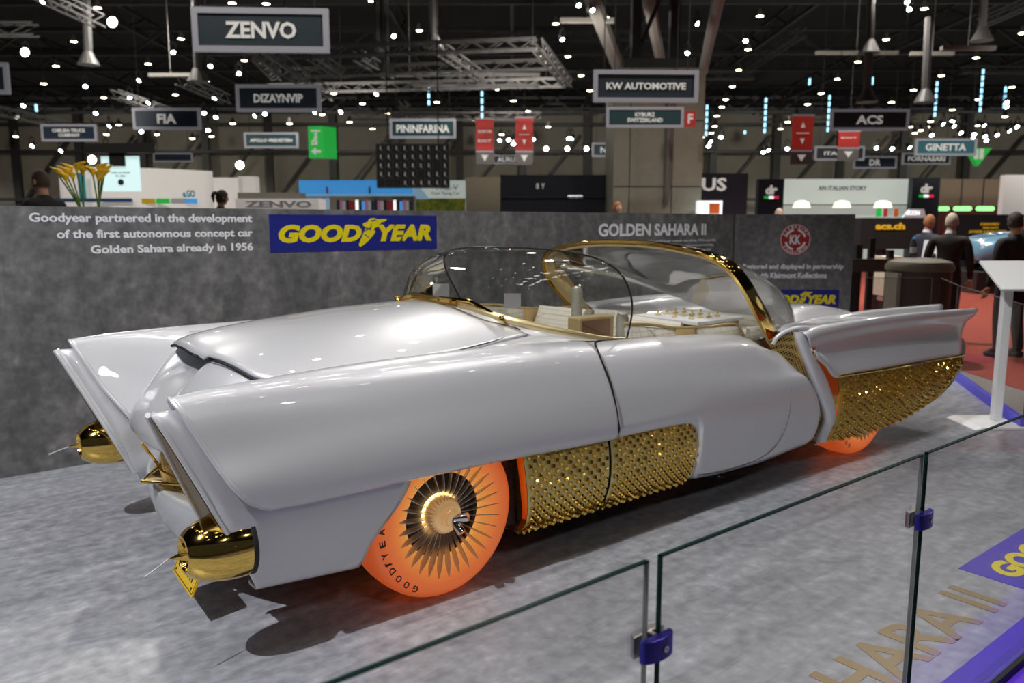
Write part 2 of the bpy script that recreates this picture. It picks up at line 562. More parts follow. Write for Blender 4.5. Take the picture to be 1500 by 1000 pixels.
WING = [(0.00, 0.06), (0.06, 0.00), (0.30, 0.16), (0.52, 0.40), (0.60, 0.52), (0.53, 0.60), (0.60, 0.66), (0.72, 0.70), (0.69, 0.76), (0.80, 0.80), (0.78, 0.84), (0.95, 0.88), (1.02, 0.97),
        (0.70, 0.95), (0.55, 1.0), (0.40, 0.97), (0.33, 0.86), (0.18, 0.82), (0.16, 0.74), (0.26, 0.68), (0.22, 0.56), (0.10, 0.30)]
CUTS = [((0.20, 0.44), (0.38, 0.30)), ((0.24, 0.56), (0.44, 0.66)), ((0.20, 0.68), (0.42, 0.60)), ((0.44, 0.90), (0.62, 0.93)), ((0.42, 0.56), (0.46, 0.80))]


def goodyear_into(mb, x0, x1, z0, z1, k=0, kc=1, depth=0.003):
    """the two slanted words and the winged shoe between, filling the box"""
    W, H = x1 - x0, z1 - z0
    b, t = z0 + H * 0.24, z0 + H * 0.73
    text_into(mb, 'GOOD', x0 + 0.045 * W, x0 + 0.515 * W, b, t, -0.001, depth, 0.055, 0.22, k)
    text_into(mb, 'YEAR', x0 + 0.612 * W, x0 + 0.965 * W, b + 0.005 * H, t, -0.001, depth, 0.055, 0.22, k)
    wx, wz, ww, wh = x0 + 0.495 * W, z0 + 0.10 * H, 0.175 * W, 0.82 * H
    pl = [(wx + a * ww, wz + c * wh) for a, c in WING]
    mb.prism(pl, -0.001 - depth * 0.5, -0.001 + depth * 0.4, k)
    for (a, c), (d, e) in CUTS:
        p, q = Vector((wx + a * ww, -0.002 - depth * 0.5, wz + c * wh)), Vector((wx + d * ww, -0.002 - depth * 0.5, wz + e * wh))
        mb.bar(p, q, 0.002, kc, 0.022 * H)
    return mb

# ================================================================ THE STAND: floor, display walls
fl = M()
poly_ = [(-4, .9), (5.0, .9), (6.5, 2.09), (8.23, 3.32), (9.25, 3.93), (8.70, 4.80), (7.9, 5.9), (-4, 5.9)]
fl.add([(x, y, -.12) for x, y in poly_] + [(x, y, 0) for x, y in poly_], [tuple(range(8))[::-1], tuple(range(8, 16))] + [(i, (i + 1) % 8, (i + 1) % 8 + 8, i + 8) for i in range(8)])
struct('floor', fl, 'floorvinyl')
hf = M()
hf.box((30, 40, -0.17), (150, 150, 0.1))
struct('floor_hall', hf, 'hallfloor')
cp = M()
cc_ = FH * 24 + RIGHT * 11.5
cp.box((cc_.x, cc_.y, -0.118), (13.0, 42.0, 0.004), 0, Matrix.Rotation(YAW - PI / 2, 3, 'Z'))
struct('floor_carpet', cp, 'carpet')

WY = 5.462
wall = tag(obj('display_wall', M().box((3.0, WY + 0.10, 0.80), (9.0, 0.20, 1.60)), 'wallconc'), 'long grey concrete look display wall behind the white car', 'display wall')
lt = M()
text_into(lt, 'Goodyear partnered in the development', 0.732, 2.062, 1.492, 1.562, WY - 0.001, 0.003, 0.028)
text_into(lt, 'of the first autonomous concept car', 0.868, 2.062, 1.395, 1.462, WY - 0.001, 0.003, 0.028)
text_into(lt, 'Golden Sahara already in 1956', 1.045, 2.060, 1.300, 1.368, WY - 0.001, 0.003, 0.028)
obj('slogan_lettering', lt, 'text_white', wall)
lt = M()
text_into(lt, 'GOLDEN SAHARA II', 5.405, 7.02, 1.375, 1.497, WY - 0.001, 0.003, 0.03)
obj('title_lettering', lt, 'text_white', wall)
lt = M()
for i, (a, b) in enumerate([(5.62, 7.20), (5.62, 7.16), (5.62, 7.12), (5.62, 7.10), (5.62, 7.11), (5.62, 7.05)]):
    s_ = ['Remembered as one of the most iconic custom cars of the 1950s and 60s,', 'it is known for its visionary technology, including autonomous steering,', 'an automated braking system and voice control, fitted with tires that',
          'are translucent and light up from the inside. The car was restored', 'after half a century and shines again upon the tires', 'that made it famous all over the world'][i]
    text_into(lt, s_, a, b, 1.305 - i * 0.05, 1.335 - i * 0.05, WY - 0.001, 0.002, 0.0, res=1)
obj('body_lettering', lt, 'text_white', wall)
sg = M().box((2.877, WY - 0.002, 1.430), (1.39, 0.004, 0.264), 1)
goodyear_into(sg, 2.182, 3.572, 1.298, 1.562, 0, 1)
for i in range(len(sg.v)):
    if i >= 8:
        x, y, z = sg.v[i]
        sg.v[i] = (x, WY - 0.004 + (y + 0.001) , z)
obj('tyre_brand_sign', sg, ['gy_yellow', 'gy_blue'], wall)

PL0 = Vector((7.575, 5.44, 0))
PW, PH = 1.29, 1.60
pc_ = PL0 + RIGHT * (PW / 2)
pan = thing('partition_panel', 'separate grey panel with round red emblem right of the long wall', 'display panel', (pc_.x, pc_.y, 0), YAW - PI / 2)
obj('body', M().box((0, .08, PH / 2), (PW, 0.16, PH)), 'wallconc', pan)
KX = PW / 169.0
def pk(px, py):
    return (px - 1166.5) * KX, 1.5 - (py - 327) * KX
ex, ez = pk(1165, 350.5)
ER = 22.5 * KX
em = M()
em.lathe([(0.0, 0), (ER, 0), (ER, 0.004), (0, 0.004)], (ex, 0, ez), (0, -1, 0), 48, 0)
em.lathe([(ER * .93, 0.004), (ER * .93, 0.006), (ER * .97, 0.006), (ER * .97, 0.004)], (ex, 0, ez), (0, -1, 0), 48, 1)
for a0, a1 in [(15, 78), (102, 165), (195, 258), (282, 345)]:
    ar = [math.radians(a0 + (a1 - a0) * i / 8) for i in range(9)]
    pl = [(ex + ER * .70 * math.cos(a), ez + ER * .70 * math.sin(a)) for a in ar] + [(ex + ER * .57 * math.cos(a), ez + ER * .57 * math.sin(a)) for a in ar[::-1]]
    em.prism(pl, -0.006, -0.003, 1)
text_into(em, 'K', ex - ER * .37, ex + ER * .01, ez - ER * .30, ez + ER * .30, -.004, .003, .04, k=1)
text_into(em, 'K', ex - ER * .02, ex + ER * .36, ez - ER * .30, ez + ER * .30, -.004, .003, .04, k=1)
for word, st0, dl0, up_ in (('KLAIRMONT', 155, -16.2, 1), ('KOLLECTIONS', 215, 11.2, -1)):
    for i, chh in enumerate(word):
        a = math.radians(st0 + i * dl0)
        b_ = M()
        text_into(b_, chh, -.011, .011, -.013, .013, 0, .003, .02, res=1)
        cx_, cz_ = ex + ER * .82 * math.cos(a), ez + ER * .82 * math.sin(a)
        ux, uz = up_ * math.cos(a), up_ * math.sin(a)
        em.add([(cx_ + x * uz + z * ux, y - .005, cz_ - x * ux + z * uz) for x, y, z in b_.v], b_.f, 1)
obj('round_emblem', em, ['red', 'text_white'], pan)
lt = M()
for s_, x0, x1, y0, y1 in (('Restored and displayed in partnership', 1090, 1238, 386, 395.5), ('with Klairmont Kollections', 1111, 1214, 398.5, 407)):
    a, b = pk(x0, y1), pk(x1, y0)
    text_into(lt, s_, a[0], b[0], a[1], b[1], -.001, .003, .03)
obj('partner_lettering', lt, 'text_white', pan)
a, b = pk(1113, 452), pk(1234, 424)
sg = M().box(((a[0] + b[0]) / 2, -.002, (a[1] + b[1]) / 2), (b[0] - a[0], .004, b[1] - a[1]), 1)
nb_ = len(sg.v)
goodyear_into(sg, a[0], b[0], a[1], b[1], 0, 1, .002)
for i in range(nb_, len(sg.v)):
    x, y, z = sg.v[i]
    sg.v[i] = (x, y - .004, z)
obj('tyre_brand_sign', sg, ['gy_yellow', 'gy_blue'], pan)

# floor graphics: letters lie flat, reading along +x
ft = M()
text_into(ft, 'GOLDEN SAHARA II', 0.52, 3.41, 1.102, 1.322, 0, 0.002, 0.018)
fo = tag(obj('floor_lettering', M().add([(x, z, 0.0015 - y * 0.4) for x, y, z in ft.v], ft.f), 'text_gold'), 'large matt gold capital letters laid on the grey floor behind the glass', 'floor lettering')
ft = M()
goodyear_into(ft, 3.62, 4.95, 1.10, 1.372, 0, 1)
st = M().box((4.285, 1.240, 0.001), (1.37, 0.264, 0.002), 1)
st.add([(x, z, 0.003 - y * 0.4) for x, y, z in ft.v], ft.f)
st.mi[6:] = ft.mi
tag(obj('floor_sticker', st, ['gy_yellow', 'violet']), 'violet floor sticker with yellow tyre maker letters by the glass barrier', 'floor sticker')

# ---------------------------------------------------------------- glass barrier in front (clear panes joined by clamps)
BY = 0.92
GLS = 'clear glass barrier panes along the near edge of the stand'
def pane(x0, x1, z1, label):
    t = thing('glass_barrier_panel', label, 'glass panel', ((x0 + x1) / 2, BY, 0.0), 0, GLS)
    h = (x1 - x0) / 2
    obj('pane', M().box((0, 0, z1 / 2), (2 * h - 0.006, 0.010, z1 - 0.003)), 'barrier_glass', t)
    e = M()
    e.box((0, 0, z1 - 0.0015), (2 * h, 0.010, 0.003))
    e.box((-h + 0.0015, 0, z1 / 2), (0.003, 0.010, z1))
    obj('polished_edge', e, 'edge_green', t)
    obj('clear_edge', M().box((h - 0.0015, 0, z1 / 2), (0.003, 0.010, z1)), 'edge_clear', t)
    return t
pane(-0.75, 1.047, 0.896, 'nearest clear glass pane before the glowing front wheel')
pane(1.081, 2.122, 0.896, 'middle clear glass pane standing between the two blue clamps')
pane(2.146, 3.90, 0.896, 'last clear glass pane before the car tail, right of the smaller looking clamp')
def clamp(x, z, label):
    t = thing('glass_clamp', label, 'clamp', (x, BY, z), 0, 'blue clamps joining the glass panes')
    h = 0.022
    for sgn, nm in ((-1, 'front_jaw'), (1, 'rear_jaw')):
        pl = [(-0.042, 0.007), (0.042, 0.007), (0.040, 0.014)] + [(0.040 * math.cos(a), 0.014 + 0.014 * math.sin(a)) for a in [PI * i / 10 for i in range(1, 10)]] + [(-0.040, 0.014)]
        mb = M()
        n = len(pl)
        mb.add([(a, sgn * b, -h) for a, b in pl] + [(a, sgn * b, h) for a, b in pl], [tuple(range(n)), tuple(range(n, 2 * n))] + [(i, (i + 1) % n, (i + 1) % n + n, i + n) for i in range(n)])
        obj(nm, mb, 'clamp_blue' if sgn < 0 else 'steel', t, bevel=0.002)
    obj('web', M().box((0, 0, 0), (0.010, 0.014, 2 * h)), 'steel', t)
    b = M().lathe([(0, 0), (0.006, 0), (0.006, 0.004), (0.003, 0.004), (0.003, 0.001), (0, 0.001)], (0.006, -0.027, 0), (0, -1, 0), 12)
    obj('screw', b, 'chrome', t)
MT['clamp_blue'] = mat('clamp_violet_blue', (0.045, 0.035, 0.36), 0.25, 0.6)
clamp(1.066, 0.727, 'violet blue glass clamp nearest the camera, low in the frame')
clamp(2.134, 0.716, 'violet blue glass clamp on the joint nearer the car tail')
# the stand's edge: dark channel, violet light spill painted as a strip behind it, lit violet step before it
tag(obj('edge_light_tint', M().box((2.6, 0.972, 0.001), (5.0, 0.10, 0.002)), 'violet'), 'violet light tint laid as a strip on the floor along the glass foot', 'floor strip')
tag(obj('glass_channel', M().box((2.6, 0.905, 0.004), (5.0, 0.016, 0.03)), 'black'), 'dark metal channel holding the glass panes at the floor edge', 'channel')
tag(obj('lit_step', M().box((2.6, 0.80, -0.06), (5.0, 0.19, 0.10)), 'violet_lit'), 'glowing violet step outside the glass barrier', 'step')

# ---------------------------------------------------------------- glass barrier at the far end, with blue base
def end_barrier(a, b, z1, label):
    a, b = Vector((*a, 0)), Vector((*b, 0))
    d = b - a
    t = thing('glass_barrier_panel', label, 'glass panel', (a + b) / 2, math.atan2(d.y, d.x), 'glass panes at the tail end of the stand')
    L = d.length
    obj('pane', M().box((0, 0, z1 / 2 + 0.04), (L - 0.01, 0.010, z1 - 0.08)), 'milky_glass', t)
    e = M().box((0, 0, z1), (L - 0.01, 0.011, 0.005))
    e.box((L / 2 - 0.006, 0, z1 / 2), (0.006, 0.012, z1))
    obj('polished_edge', e, 'edge_grey', t)
    obj('base_channel', M().box((0, 0, 0.04), (L, 0.04, 0.08)), 'base_blue', t)
MT['milky_glass'] = glass_mat('barrier_glass_far', (0.90, 0.88, 0.87), 0.05, 0.0, 0.02)
MT['edge_grey'] = mat('glass_edge_dark', (0.10, 0.08, 0.07), 0.3)
MT['base_blue'] = mat('base_blue', (0.06, 0.06, 0.42), 0.4, emit=(0.08, 0.06, 0.7), estr=0.22)
end_barrier((9.20, 3.93), (8.27, 3.37), 0.90, 'clear glass pane behind the car tail fin tip')
end_barrier((8.22, 3.34), (6.50, 2.12), 0.90, 'clear glass pane behind the white lectern')
end_barrier((8.62, 4.50), (9.20, 4.02), 0.90, 'clear glass pane between the emblem panel and the tail fins')

# ================================================================ THE CAR (nose at low x, left side nearest the camera)
CY = 3.43
CAR = thing('concept_car', 'long pearl white 1950s concept car with gold trim and glowing orange wheels', 'car', (3.4, CY, 0))
OFF[0] = Vector((3.4, CY, 0))
def P(x, v, z, s=1):
    return (x, CY - s * v, z)
def cpart(name, mb, mats, smooth=True, solid=0.0, parent=None, angle=35, **kw):
    return obj(name, mb, mats, parent or CAR, smooth, solid, angle=angle, **kw)
SIDES = (1, -1)

# ---- front fenders: rounded caps with a raked open front
FEN = [  # x, rake weight, then (v,z) from inner foot over the crest to the lip and its return
    (0.00, 1.0, [(0.615, 0.575), (0.700, 0.730), (0.775, 0.890), (0.815, 0.948), (0.862, 0.920), (0.922, 0.760), (0.962, 0.665), (0.966, 0.602), (0.948, 0.564), (0.900, 0.554)]),
    (0.14, 1.0, [(0.600, 0.590), (0.690, 0.750), (0.765, 0.910), (0.812, 0.960), (0.865, 0.930), (0.926, 0.770), (0.966, 0.661), (0.970, 0.598), (0.951, 0.560), (0.900, 0.550)]),
    (0.42, 0.6, [(0.560, 0.620), (0.640, 0.780), (0.735, 0.925), (0.795, 0.972), (0.865, 0.938), (0.932, 0.780), (0.971, 0.661), (0.976, 0.598), (0.957, 0.560), (0.900, 0.550)]),
    (0.75, 0.25, [(0.540, 0.800), (0.610, 0.870), (0.700, 0.946), (0.780, 0.978), (0.862, 0.938), (0.936, 0.780), (0.975, 0.661), (0.980, 0.598), (0.961, 0.560), (0.900, 0.550)]),
    (1.20, 0.0, [(0.560, 0.870), (0.620, 0.910), (0.690, 0.953), (0.770, 0.976), (0.858, 0.935), (0.936, 0.780), (0.977, 0.654), (0.982, 0.591), (0.963, 0.553), (0.900, 0.543)]),
    (1.65, 0.0, [(0.600, 0.905), (0.640, 0.930), (0.695, 0.952), (0.765, 0.964), (0.852, 0.922), (0.934, 0.775), (0.978, 0.640), (0.984, 0.577), (0.965, 0.539), (0.900, 0.529)]),
    (1.885, 0.0, [(0.630, 0.905), (0.660, 0.922), (0.700, 0.938), (0.760, 0.946), (0.848, 0.905), (0.932, 0.765), (0.978, 0.633), (0.985, 0.570), (0.966, 0.532), (0.900, 0.522)]),
]
def corner_x(z, i):
    return interp(z, {.54: .125, .562: .085, .60: .030, .66: .006, .72: 0}) * (1 if i >= 5 else .35) * 1.0
for s in SIDES:
    secs = []
    for x, wgt, pts in FEN:
        secs.append([P(0.69 + x + (0.95 - z) * 0.47 * wgt + (corner_x(z, i_) * max(0, 1 - x / .30)), v, z, s) for i_, (v, z) in enumerate(pts)])
    cpart('front_fender', M().grid(dense(secs, 8, 6)), 'paint', solid=0.012)
    # rolled lip round the fender's open mouth
    x, wgt, pts = FEN[0]
    lip = crv([P(0.692 + (0.95 - z) * 0.47 + corner_x(z, i_), v, z, s) for i_, (v, z) in enumerate(pts[:9])], 6)
    cpart('fender_lip', M().tube(lip, 0.009, 8), 'paint')
    # ---- nacelle inside: white shell with a raked mouth, runs down to the sill and back to the wheel arch
    nz = [(.80, .262), (.875, .268), (.895, .33), (.918, .50), (.905, .66), (.868, .81), (.838, .885), (.815, .905), (.792, .885), (.745, .77), (.685, .60), (.635, .44), (.615, .31), (.65, .265)]
    NR = 0.44
    def nx(z, k):
        x0 = 0.635 + (0.91 - z) * NR
        x1 = (1.28 + max(0, z - 0.236) * 0.80) if z < 0.60 else 1.56
        return x0 + (x1 - x0) * k
    secs = []
    for k, sh in ((0.0, 1.0), (0.35, 1.0), (0.7, 1.0), (1.0, 1.0)):
        secs.append([P(nx(z, k), v, z - 0.030 * k * (1 if z < 0.32 else 0), s) for v, z in nz])
    cpart('headlight_nacelle', M().grid(dense(secs, 6, 6)), 'paint', solid=0.012)
    mouth = [P(nx(z, 0) + 0.004, v, z, s) for v, z in nz[3:13]]
    cpart('nacelle_lip', M().tube(crv(mouth, 5), 0.0105, 8), 'paint')
    inn = [P(nx(z, 0) - 0.010, v - .004, z, s) for v, z in nz[7:13]]
    cpart('nacelle_lip', M().tube(crv(inn, 5), 0.010, 8), 'paint')
    gm = M()
    zs = np.linspace(0.33, 0.885, 14)
    L = []
    for z in zs:
        vo = interp(z, {.31: .885, .50: .91, .66: .897, .81: .86, .885: .832, .905: .816})
        vi = interp(z, {.31: .62, .44: .642, .60: .692, .77: .752, .885: .80, .905: .814})
        L.append([P(nx(z, 0) - 0.009, vi + (vo - vi) * t_ / 6, z, s) for t_ in range(7)])
    gm.grid(L)
    cpart('mesh_screen', gm, 'gold_mesh', smooth=False)
    # ---- gold bullet at the nacelle's foot
    bc = P(0.698, .835, .430, s)
    prof = [(0.046, 0.045), (0.050, 0.012), (0.055, 0.0), (0.064, 0.001), (0.078, 0.014), (0.095, 0.042), (0.108, 0.082), (0.115, 0.125), (0.117, 0.165), (0.115, 0.195), (0.10, 0.20)]
    bu = cpart('bumper_bullet', M().lathe(prof, bc, (1, 0, 0), 40), 'gold')
    cpart('bullet_throat', M().lathe([(0.0, 0.046), (0.052, 0.044), (0.052, 0.03)], bc, (1, 0, 0), 32), 'amber', parent=bu)
    cone = M().lathe([(0.0, -0.045), (0.004, -0.038), (0.013, -0.012), (0.026, 0.020), (0.032, 0.045)], bc, (1, 0, 0), 6)
    cpart('bullet_cone', cone, 'gold', smooth=False, parent=bu)
    tip = Vector(bc) + Vector((-0.045, 0, 0))
    end = Vector(P(0.575, .862, .402, s))
    cpart('antenna', M().tube([tip, end], 0.0028, 6).ball(end, 0.0048, 8), 'antenna_steel', parent=bu)
    cpart('bullet_gasket', M().lathe([(0.114, 0.193), (0.118, 0.196), (0.118, 0.210), (0.10, 0.210)], bc, (1, 0, 0), 40), 'black', parent=bu)

# ---- hood and cowl: one crowned surface in two panels
ZC = {0.90: .965, 0.96: .990, 1.12: 1.032, 1.37: 1.066, 1.72: 1.096, 2.1: 1.110, 2.25: 1.096, 2.5: 1.03, 3.0: .93}
ZE = {0.95: .80, 1.08: .850, 1.20: .880, 1.4: .908, 1.7: .932, 2.0: .952, 2.2: .975, 2.38: .995, 2.5: .985, 2.65: .955, 2.8: .932, 2.95: .915}
def hood_z(x, v):
    zc, ze = interp(x, ZC), interp(x, ZE)
    a = min(abs(v) / .62, 1.12)
    return ze + (zc - ze) * (1 - a ** 2.1)
def front_x(v):
    return interp(abs(v), {0: .955, .12: .962, .17: .975, .20: .992, .3: 1.03, .48: 1.09, .56: 1.16, .62: 1.24})
def rear_x(v):
    return interp(abs(v), {0: 2.20, .3: 2.20, .42: 2.23, .50: 2.30, .56: 2.33, .60: 2.33, .62: 2.33})
def smooth_z(x, v):
    return sum(hood_z(x + d, v) for d in (-.09, -.06, -.03, 0, .03, .06, .09)) / 7
hm = M()
vs_ = np.linspace(-0.62, 0.62, 49)
rows = []
for i in range(37):
    t_ = i / 36
    r = []
    for v in vs_:
        x = front_x(v) + (rear_x(v) - front_x(v)) * t_
        z = smooth_z(x, v)
        if abs(v) < 0.21:   # raised lip over the scoop
            z += 0.022 * (1 - (v / .21) ** 2) * max(0, 1 - (x - .95) / .5) - 0.018 * max(0, 1 - t_ / 0.03)
        r.append(P(x, v, z))
    rows.append(r)
hm.grid(rows)
cpart('hood', hm, 'paint', solid=0.010, angle=60)
lipp = [P(front_x(v) + 0.002, v, smooth_z(front_x(v), v) - 0.016 + (0.022 * (1 - (v / .21) ** 2) if abs(v) < .21 else 0), 1) for v in np.linspace(-.60, .60, 41)]
cpart('hood_seam', M().tube(lipp, [.006 if abs(v) < .19 else .0028 for v in np.linspace(-.60, .60, 41)], 6), 'seam')
seam = [P(2.06, .56, smooth_z(2.06, .56) + .002)] + [P(rear_x(v) + 0.004, v, smooth_z(rear_x(v), v) + 0.002) for v in (.60, .56, .50, .42, .3, .2)]
sm = M().tube(crv([P(1.95, .615, smooth_z(1.95, .615) + .002), P(2.20, .605, smooth_z(2.20, .605) + .002)] + [P(rear_x(v) + 0.004, v, smooth_z(rear_x(v), v) + 0.002) for v in (.56, .50, .42, .3, .2)], 5), 0.004, 6)
cpart('panel_seam', sm, 'seam')
def base_x(v):
    return interp(abs(v), {0: 2.25, .2: 2.25, .3: 2.258, .45: 2.30, .56: 2.38, .62: 2.48, .655: 2.60, .672: 2.72, .68: 2.92})
WB = [(2.92, .690, .918), (2.80, .688, .932), (2.68, .675, .956), (2.56, .650, .985), (2.44, .605, 1.015), (2.34, .52, 1.045), (2.285, .42, 1.070), (2.258, .30, 1.090), (2.250, .15, 1.098), (2.250, 0, 1.100)]
WBF = WB + [(x, -v, z) for x, v, z in WB[-2::-1]]
cm = M()
rows = []
for x, v, z in WBF:
    sg_ = 1 if v >= 0 else -1
    av = abs(v)
    if av < 0.57:
        xs = rear_x(av) + 0.006
        a = (xs, v, smooth_z(xs, av))
    else:
        f = min(1, (av - .57) / .12)
        xs = interp(x, {2.40: 2.335, 2.92: 2.85})
        a = (max(xs, 2.33), sg_ * interp(x, {2.40: .60, 2.5: .66, 2.60: .70, 2.92: .74}), interp(x, {2.40: .985, 2.5: .965, 2.6: .952, 2.92: .930}))
    a, b = Vector(P(*a)), Vector(P(x, v, z - 0.004))
    rows.append([a + (b - a) * t_ / 4 for t_ in range(5)])
cm.grid(rows)
cpart('cowl', cm, 'paint', angle=60)
for s in SIDES:   # shoulder between hood edge and fender crest
    g = []
    for x in np.linspace(1.22, 2.60, 24):
        fv = interp(x, {1.22: .615, 1.9: .625, 2.25: .64, 2.35: .60, 2.6: .67})
        fz = smooth_z(min(x, 2.3), .615) - .004 if x < 2.28 else interp(x, {2.28: .982, 2.4: .985, 2.6: .954})
        g.append([P(x, fv - 0.02, fz, s), P(x, fv + .03, fz - 0.003, s), P(x, .705, interp(x, {1.2: .948, 2.0: .953, 2.34: .950, 2.6: .938}), s), P(x, .765, interp(x, {1.2: .968, 1.9: .974, 2.34: .962, 2.6: .942}) - .004, s)])
    cpart('fender_shoulder', M().grid(dense(g, 1, 4)), 'paint', angle=60)

# ---- nose between the fenders
NOSE = {  # v: (x,z) from under the hood down to the lower lip
    0.00: [(1.16, .93), (1.05, .905), (.95, .868), (.86, .79), (.792, .705), (.778, .650), (.795, .615), (.90, .60)],
    0.12: [(1.16, .93), (1.05, .905), (.955, .866), (.865, .79), (.797, .705), (.782, .650), (.80, .615), (.90, .60)],
    0.16: [(1.16, .945), (1.05, .920), (.960, .878), (.870, .795), (.800, .704), (.785, .650), (.802, .615), (.90, .60)],
    0.20: [(1.16, .975), (1.06, .965), (.992, .935), (.880, .810), (.808, .702), (.792, .649), (.808, .614), (.90, .60)],
    0.33: [(1.16, .968), (1.08, .950), (1.025, .918), (.925, .805), (.845, .695), (.828, .643), (.842, .613), (.91, .60)],
    0.43: [(1.16, .945), (1.11, .925), (1.055, .885), (.970, .785), (.895, .685), (.878, .640), (.888, .613), (.93, .60)],
    0.50: [(1.18, .91), (1.14, .895), (1.09, .860), (1.025, .765), (.965, .678), (.950, .640), (.955, .615), (.97, .60)],
    0.56: [(1.24, .88), (1.20, .868), (1.16, .83), (1.12, .75), (1.08, .675), (1.06, .64), (1.06, .615), (1.06, .60)],
    0.62: [(1.28, .90), (1.24, .85), (1.22, .80), (1.20, .73), (1.18, .67), (1.16, .64), (1.15, .615), (1.15, .60)],
}
ks = [-k for k in sorted(NOSE)[::-1]] + sorted(NOSE)[1:]
secs = [[P(x, k, z) for x, z in NOSE[abs(k)]] for k in ks]
cpart('nose', M().grid(dense(secs, 4, 6)), 'paint', angle=60)
# scoop darkness under the hood lip
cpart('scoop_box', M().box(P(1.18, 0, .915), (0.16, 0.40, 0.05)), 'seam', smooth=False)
# lower grille opening with gold net, white chin
cg = M()
g = []
for v in np.linspace(-.60, .60, 13):
    xo = .865 + 0.16 * (abs(v) / .6) ** 2.2
    g.append([P(xo + 0.02, v, .605), P(xo + 0.035, v, .52), P(xo + 0.025, v, .38)])
cg.grid(g)
cpart('grille_net', cg, 'gold_net', smooth=False)
ch = []
for v in np.linspace(-.62, .62, 17):
    xo = .835 + 0.17 * (abs(v) / .62) ** 2.2
    ch.append([P(xo + .06, v, .405), P(xo + .012, v, .412), P(xo, v, .40), P(xo - .002, v, .36), P(xo + .012, v, .28), P(xo + .05, v, .20), P(xo + .10, v, .165), P(xo + .3, v, .16)])
cpart('chin_panel', M().grid(dense(ch, 1, 4)), 'paint', angle=60)
# gold wing ornament: a V plate on struts before the net
wg = M()
n_ = 8
up_, lo_ = [], []
for i in range(n_ + 1):
    u = i / n_
    for vv in (-1, 1) if i else (0,):
        pass
A_, B_, C_ = Vector((.782, 0, .446)), Vector((.99, .31, .462)), Vector((.99, -.31, .462))
rows = []
for i in range(n_ + 1):
    t_ = i / n_
    r = []
    for j in range(9):
        w_ = j / 8 * 2 - 1
        r.append(P(.782 + .208 * t_, .31 * t_ * w_, .446 + .016 * t_ - .012 * t_ * (1 - w_ * w_)))
    rows.append(r)
wg.grid(rows)
wo = cpart('wing_ornament', wg, 'gold', solid=.008)
cpart('wing_edge', M().tube([P(.99, .31, .462), P(.782, 0, .446), P(.99, -.31, .462)], 0.0075, 8), 'gold', parent=wo)
cpart('strut', M().tube([P(.785, .02, .613), P(.865, 0, .475), P(.90, .20, .468)], 0.006, 8), 'gold', parent=wo)
cpart('strut', M().tube([P(.87, -.02, .60), P(.868, 0, .47)], 0.0065, 8), 'gold_pale', parent=wo)
cpart('strut', M().tube([P(.90, .16, .60), P(.93, .14, .46)], 0.0065, 8), 'gold_pale', parent=wo)
# yellow number plate hanging below the chin, tilted
pm = M()
q = Matrix.Rotation(0.0, 3, 'X')
pm.box((0, 0, 0), (0.006, 0.31, 0.155), 0)
pt_ = M()
text_into(pt_, 'OTV 117', -0.12, 0.12, -0.04, 0.04, 0, 0.002, 0.02)
pm.add([(-0.004 + y, -x, z) for x, y, z in pt_.v], pt_.f, 1)
for yy in (-.12, .12):
    for zz in (-.055, .055):
        pm.lathe([(0, 0), (0.005, 0), (0.005, 0.003), (0, 0.003)], (-0.003, yy, zz), (-1, 0, 0), 8, 1)
for a in (-1, 1):
    pm.box((-0.0035, 0, a * 0.068), (0.001, 0.29, 0.003), 1)
    pm.box((-0.0035, a * 0.145, 0), (0.001, 0.003, 0.137), 1)
rot = Matrix.Rotation(math.radians(24), 3, 'Y') @ Matrix.Rotation(math.radians(-4), 3, 'Z')
cc = Vector(P(.850, .355, .190))
pm.v = [tuple(rot @ Vector(p) + cc) for p in pm.v]
cpart('number_plate', pm, ['plate', 'black'], smooth=False)
cpart('plate_bracket', M().bar(P(.87, .355, .20), P(1.05, .355, .24), 0.03), 'black', smooth=False)

# ---- doors, side and rear quarters
def belt(x):
    return interp(x, {2.56: .946, 2.9: .934, 3.25: .922, 3.6: .900, 3.85: .872, 4.05: .840, 4.2: .805, 4.35: .77})
def side_sec(x, low, endk=0.0, s=1):
    """low = lip height: .52 over the gold panel, about .18 elsewhere"""
    zb = belt(x)
    full = (0.53 - low) / 0.35
    v6 = .985
    dp = interp(x, {3.70: 0, 3.80: .012, 3.90: .050, 4.05: .105})
    zq = zb - dp
    pts = [(.66, zq - .14), (.672, zq - .05), (.695, zq - .016), (.755, zq), (.848, zb - .042 - dp * .35), (.932, zb - .18), (.976, .62),
           (v6 + .004 * full, .62 + (low - .62) * .45), (.985 - .03 * full - .002, low + .05 * full + .042 * (1 - full)), (.962 - .052 * full, low + .004), (.88, low - .006)]
    return pts
def end_x(z):
    return interp(z, {.16: 4.27, .21: 4.318, .31: 4.366, .39: 4.345, .45: 4.307, .585: 4.205, .72: 4.08, .80: 4.01, .86: 3.985})
DX = [(2.568, .526), (2.8, .522), (3.02, .516), (3.10, .508), (3.135, .488), (3.158, .44), (3.172, .34), (3.180, .21), (3.30, .183), (3.6, .168), (3.80, .162)]
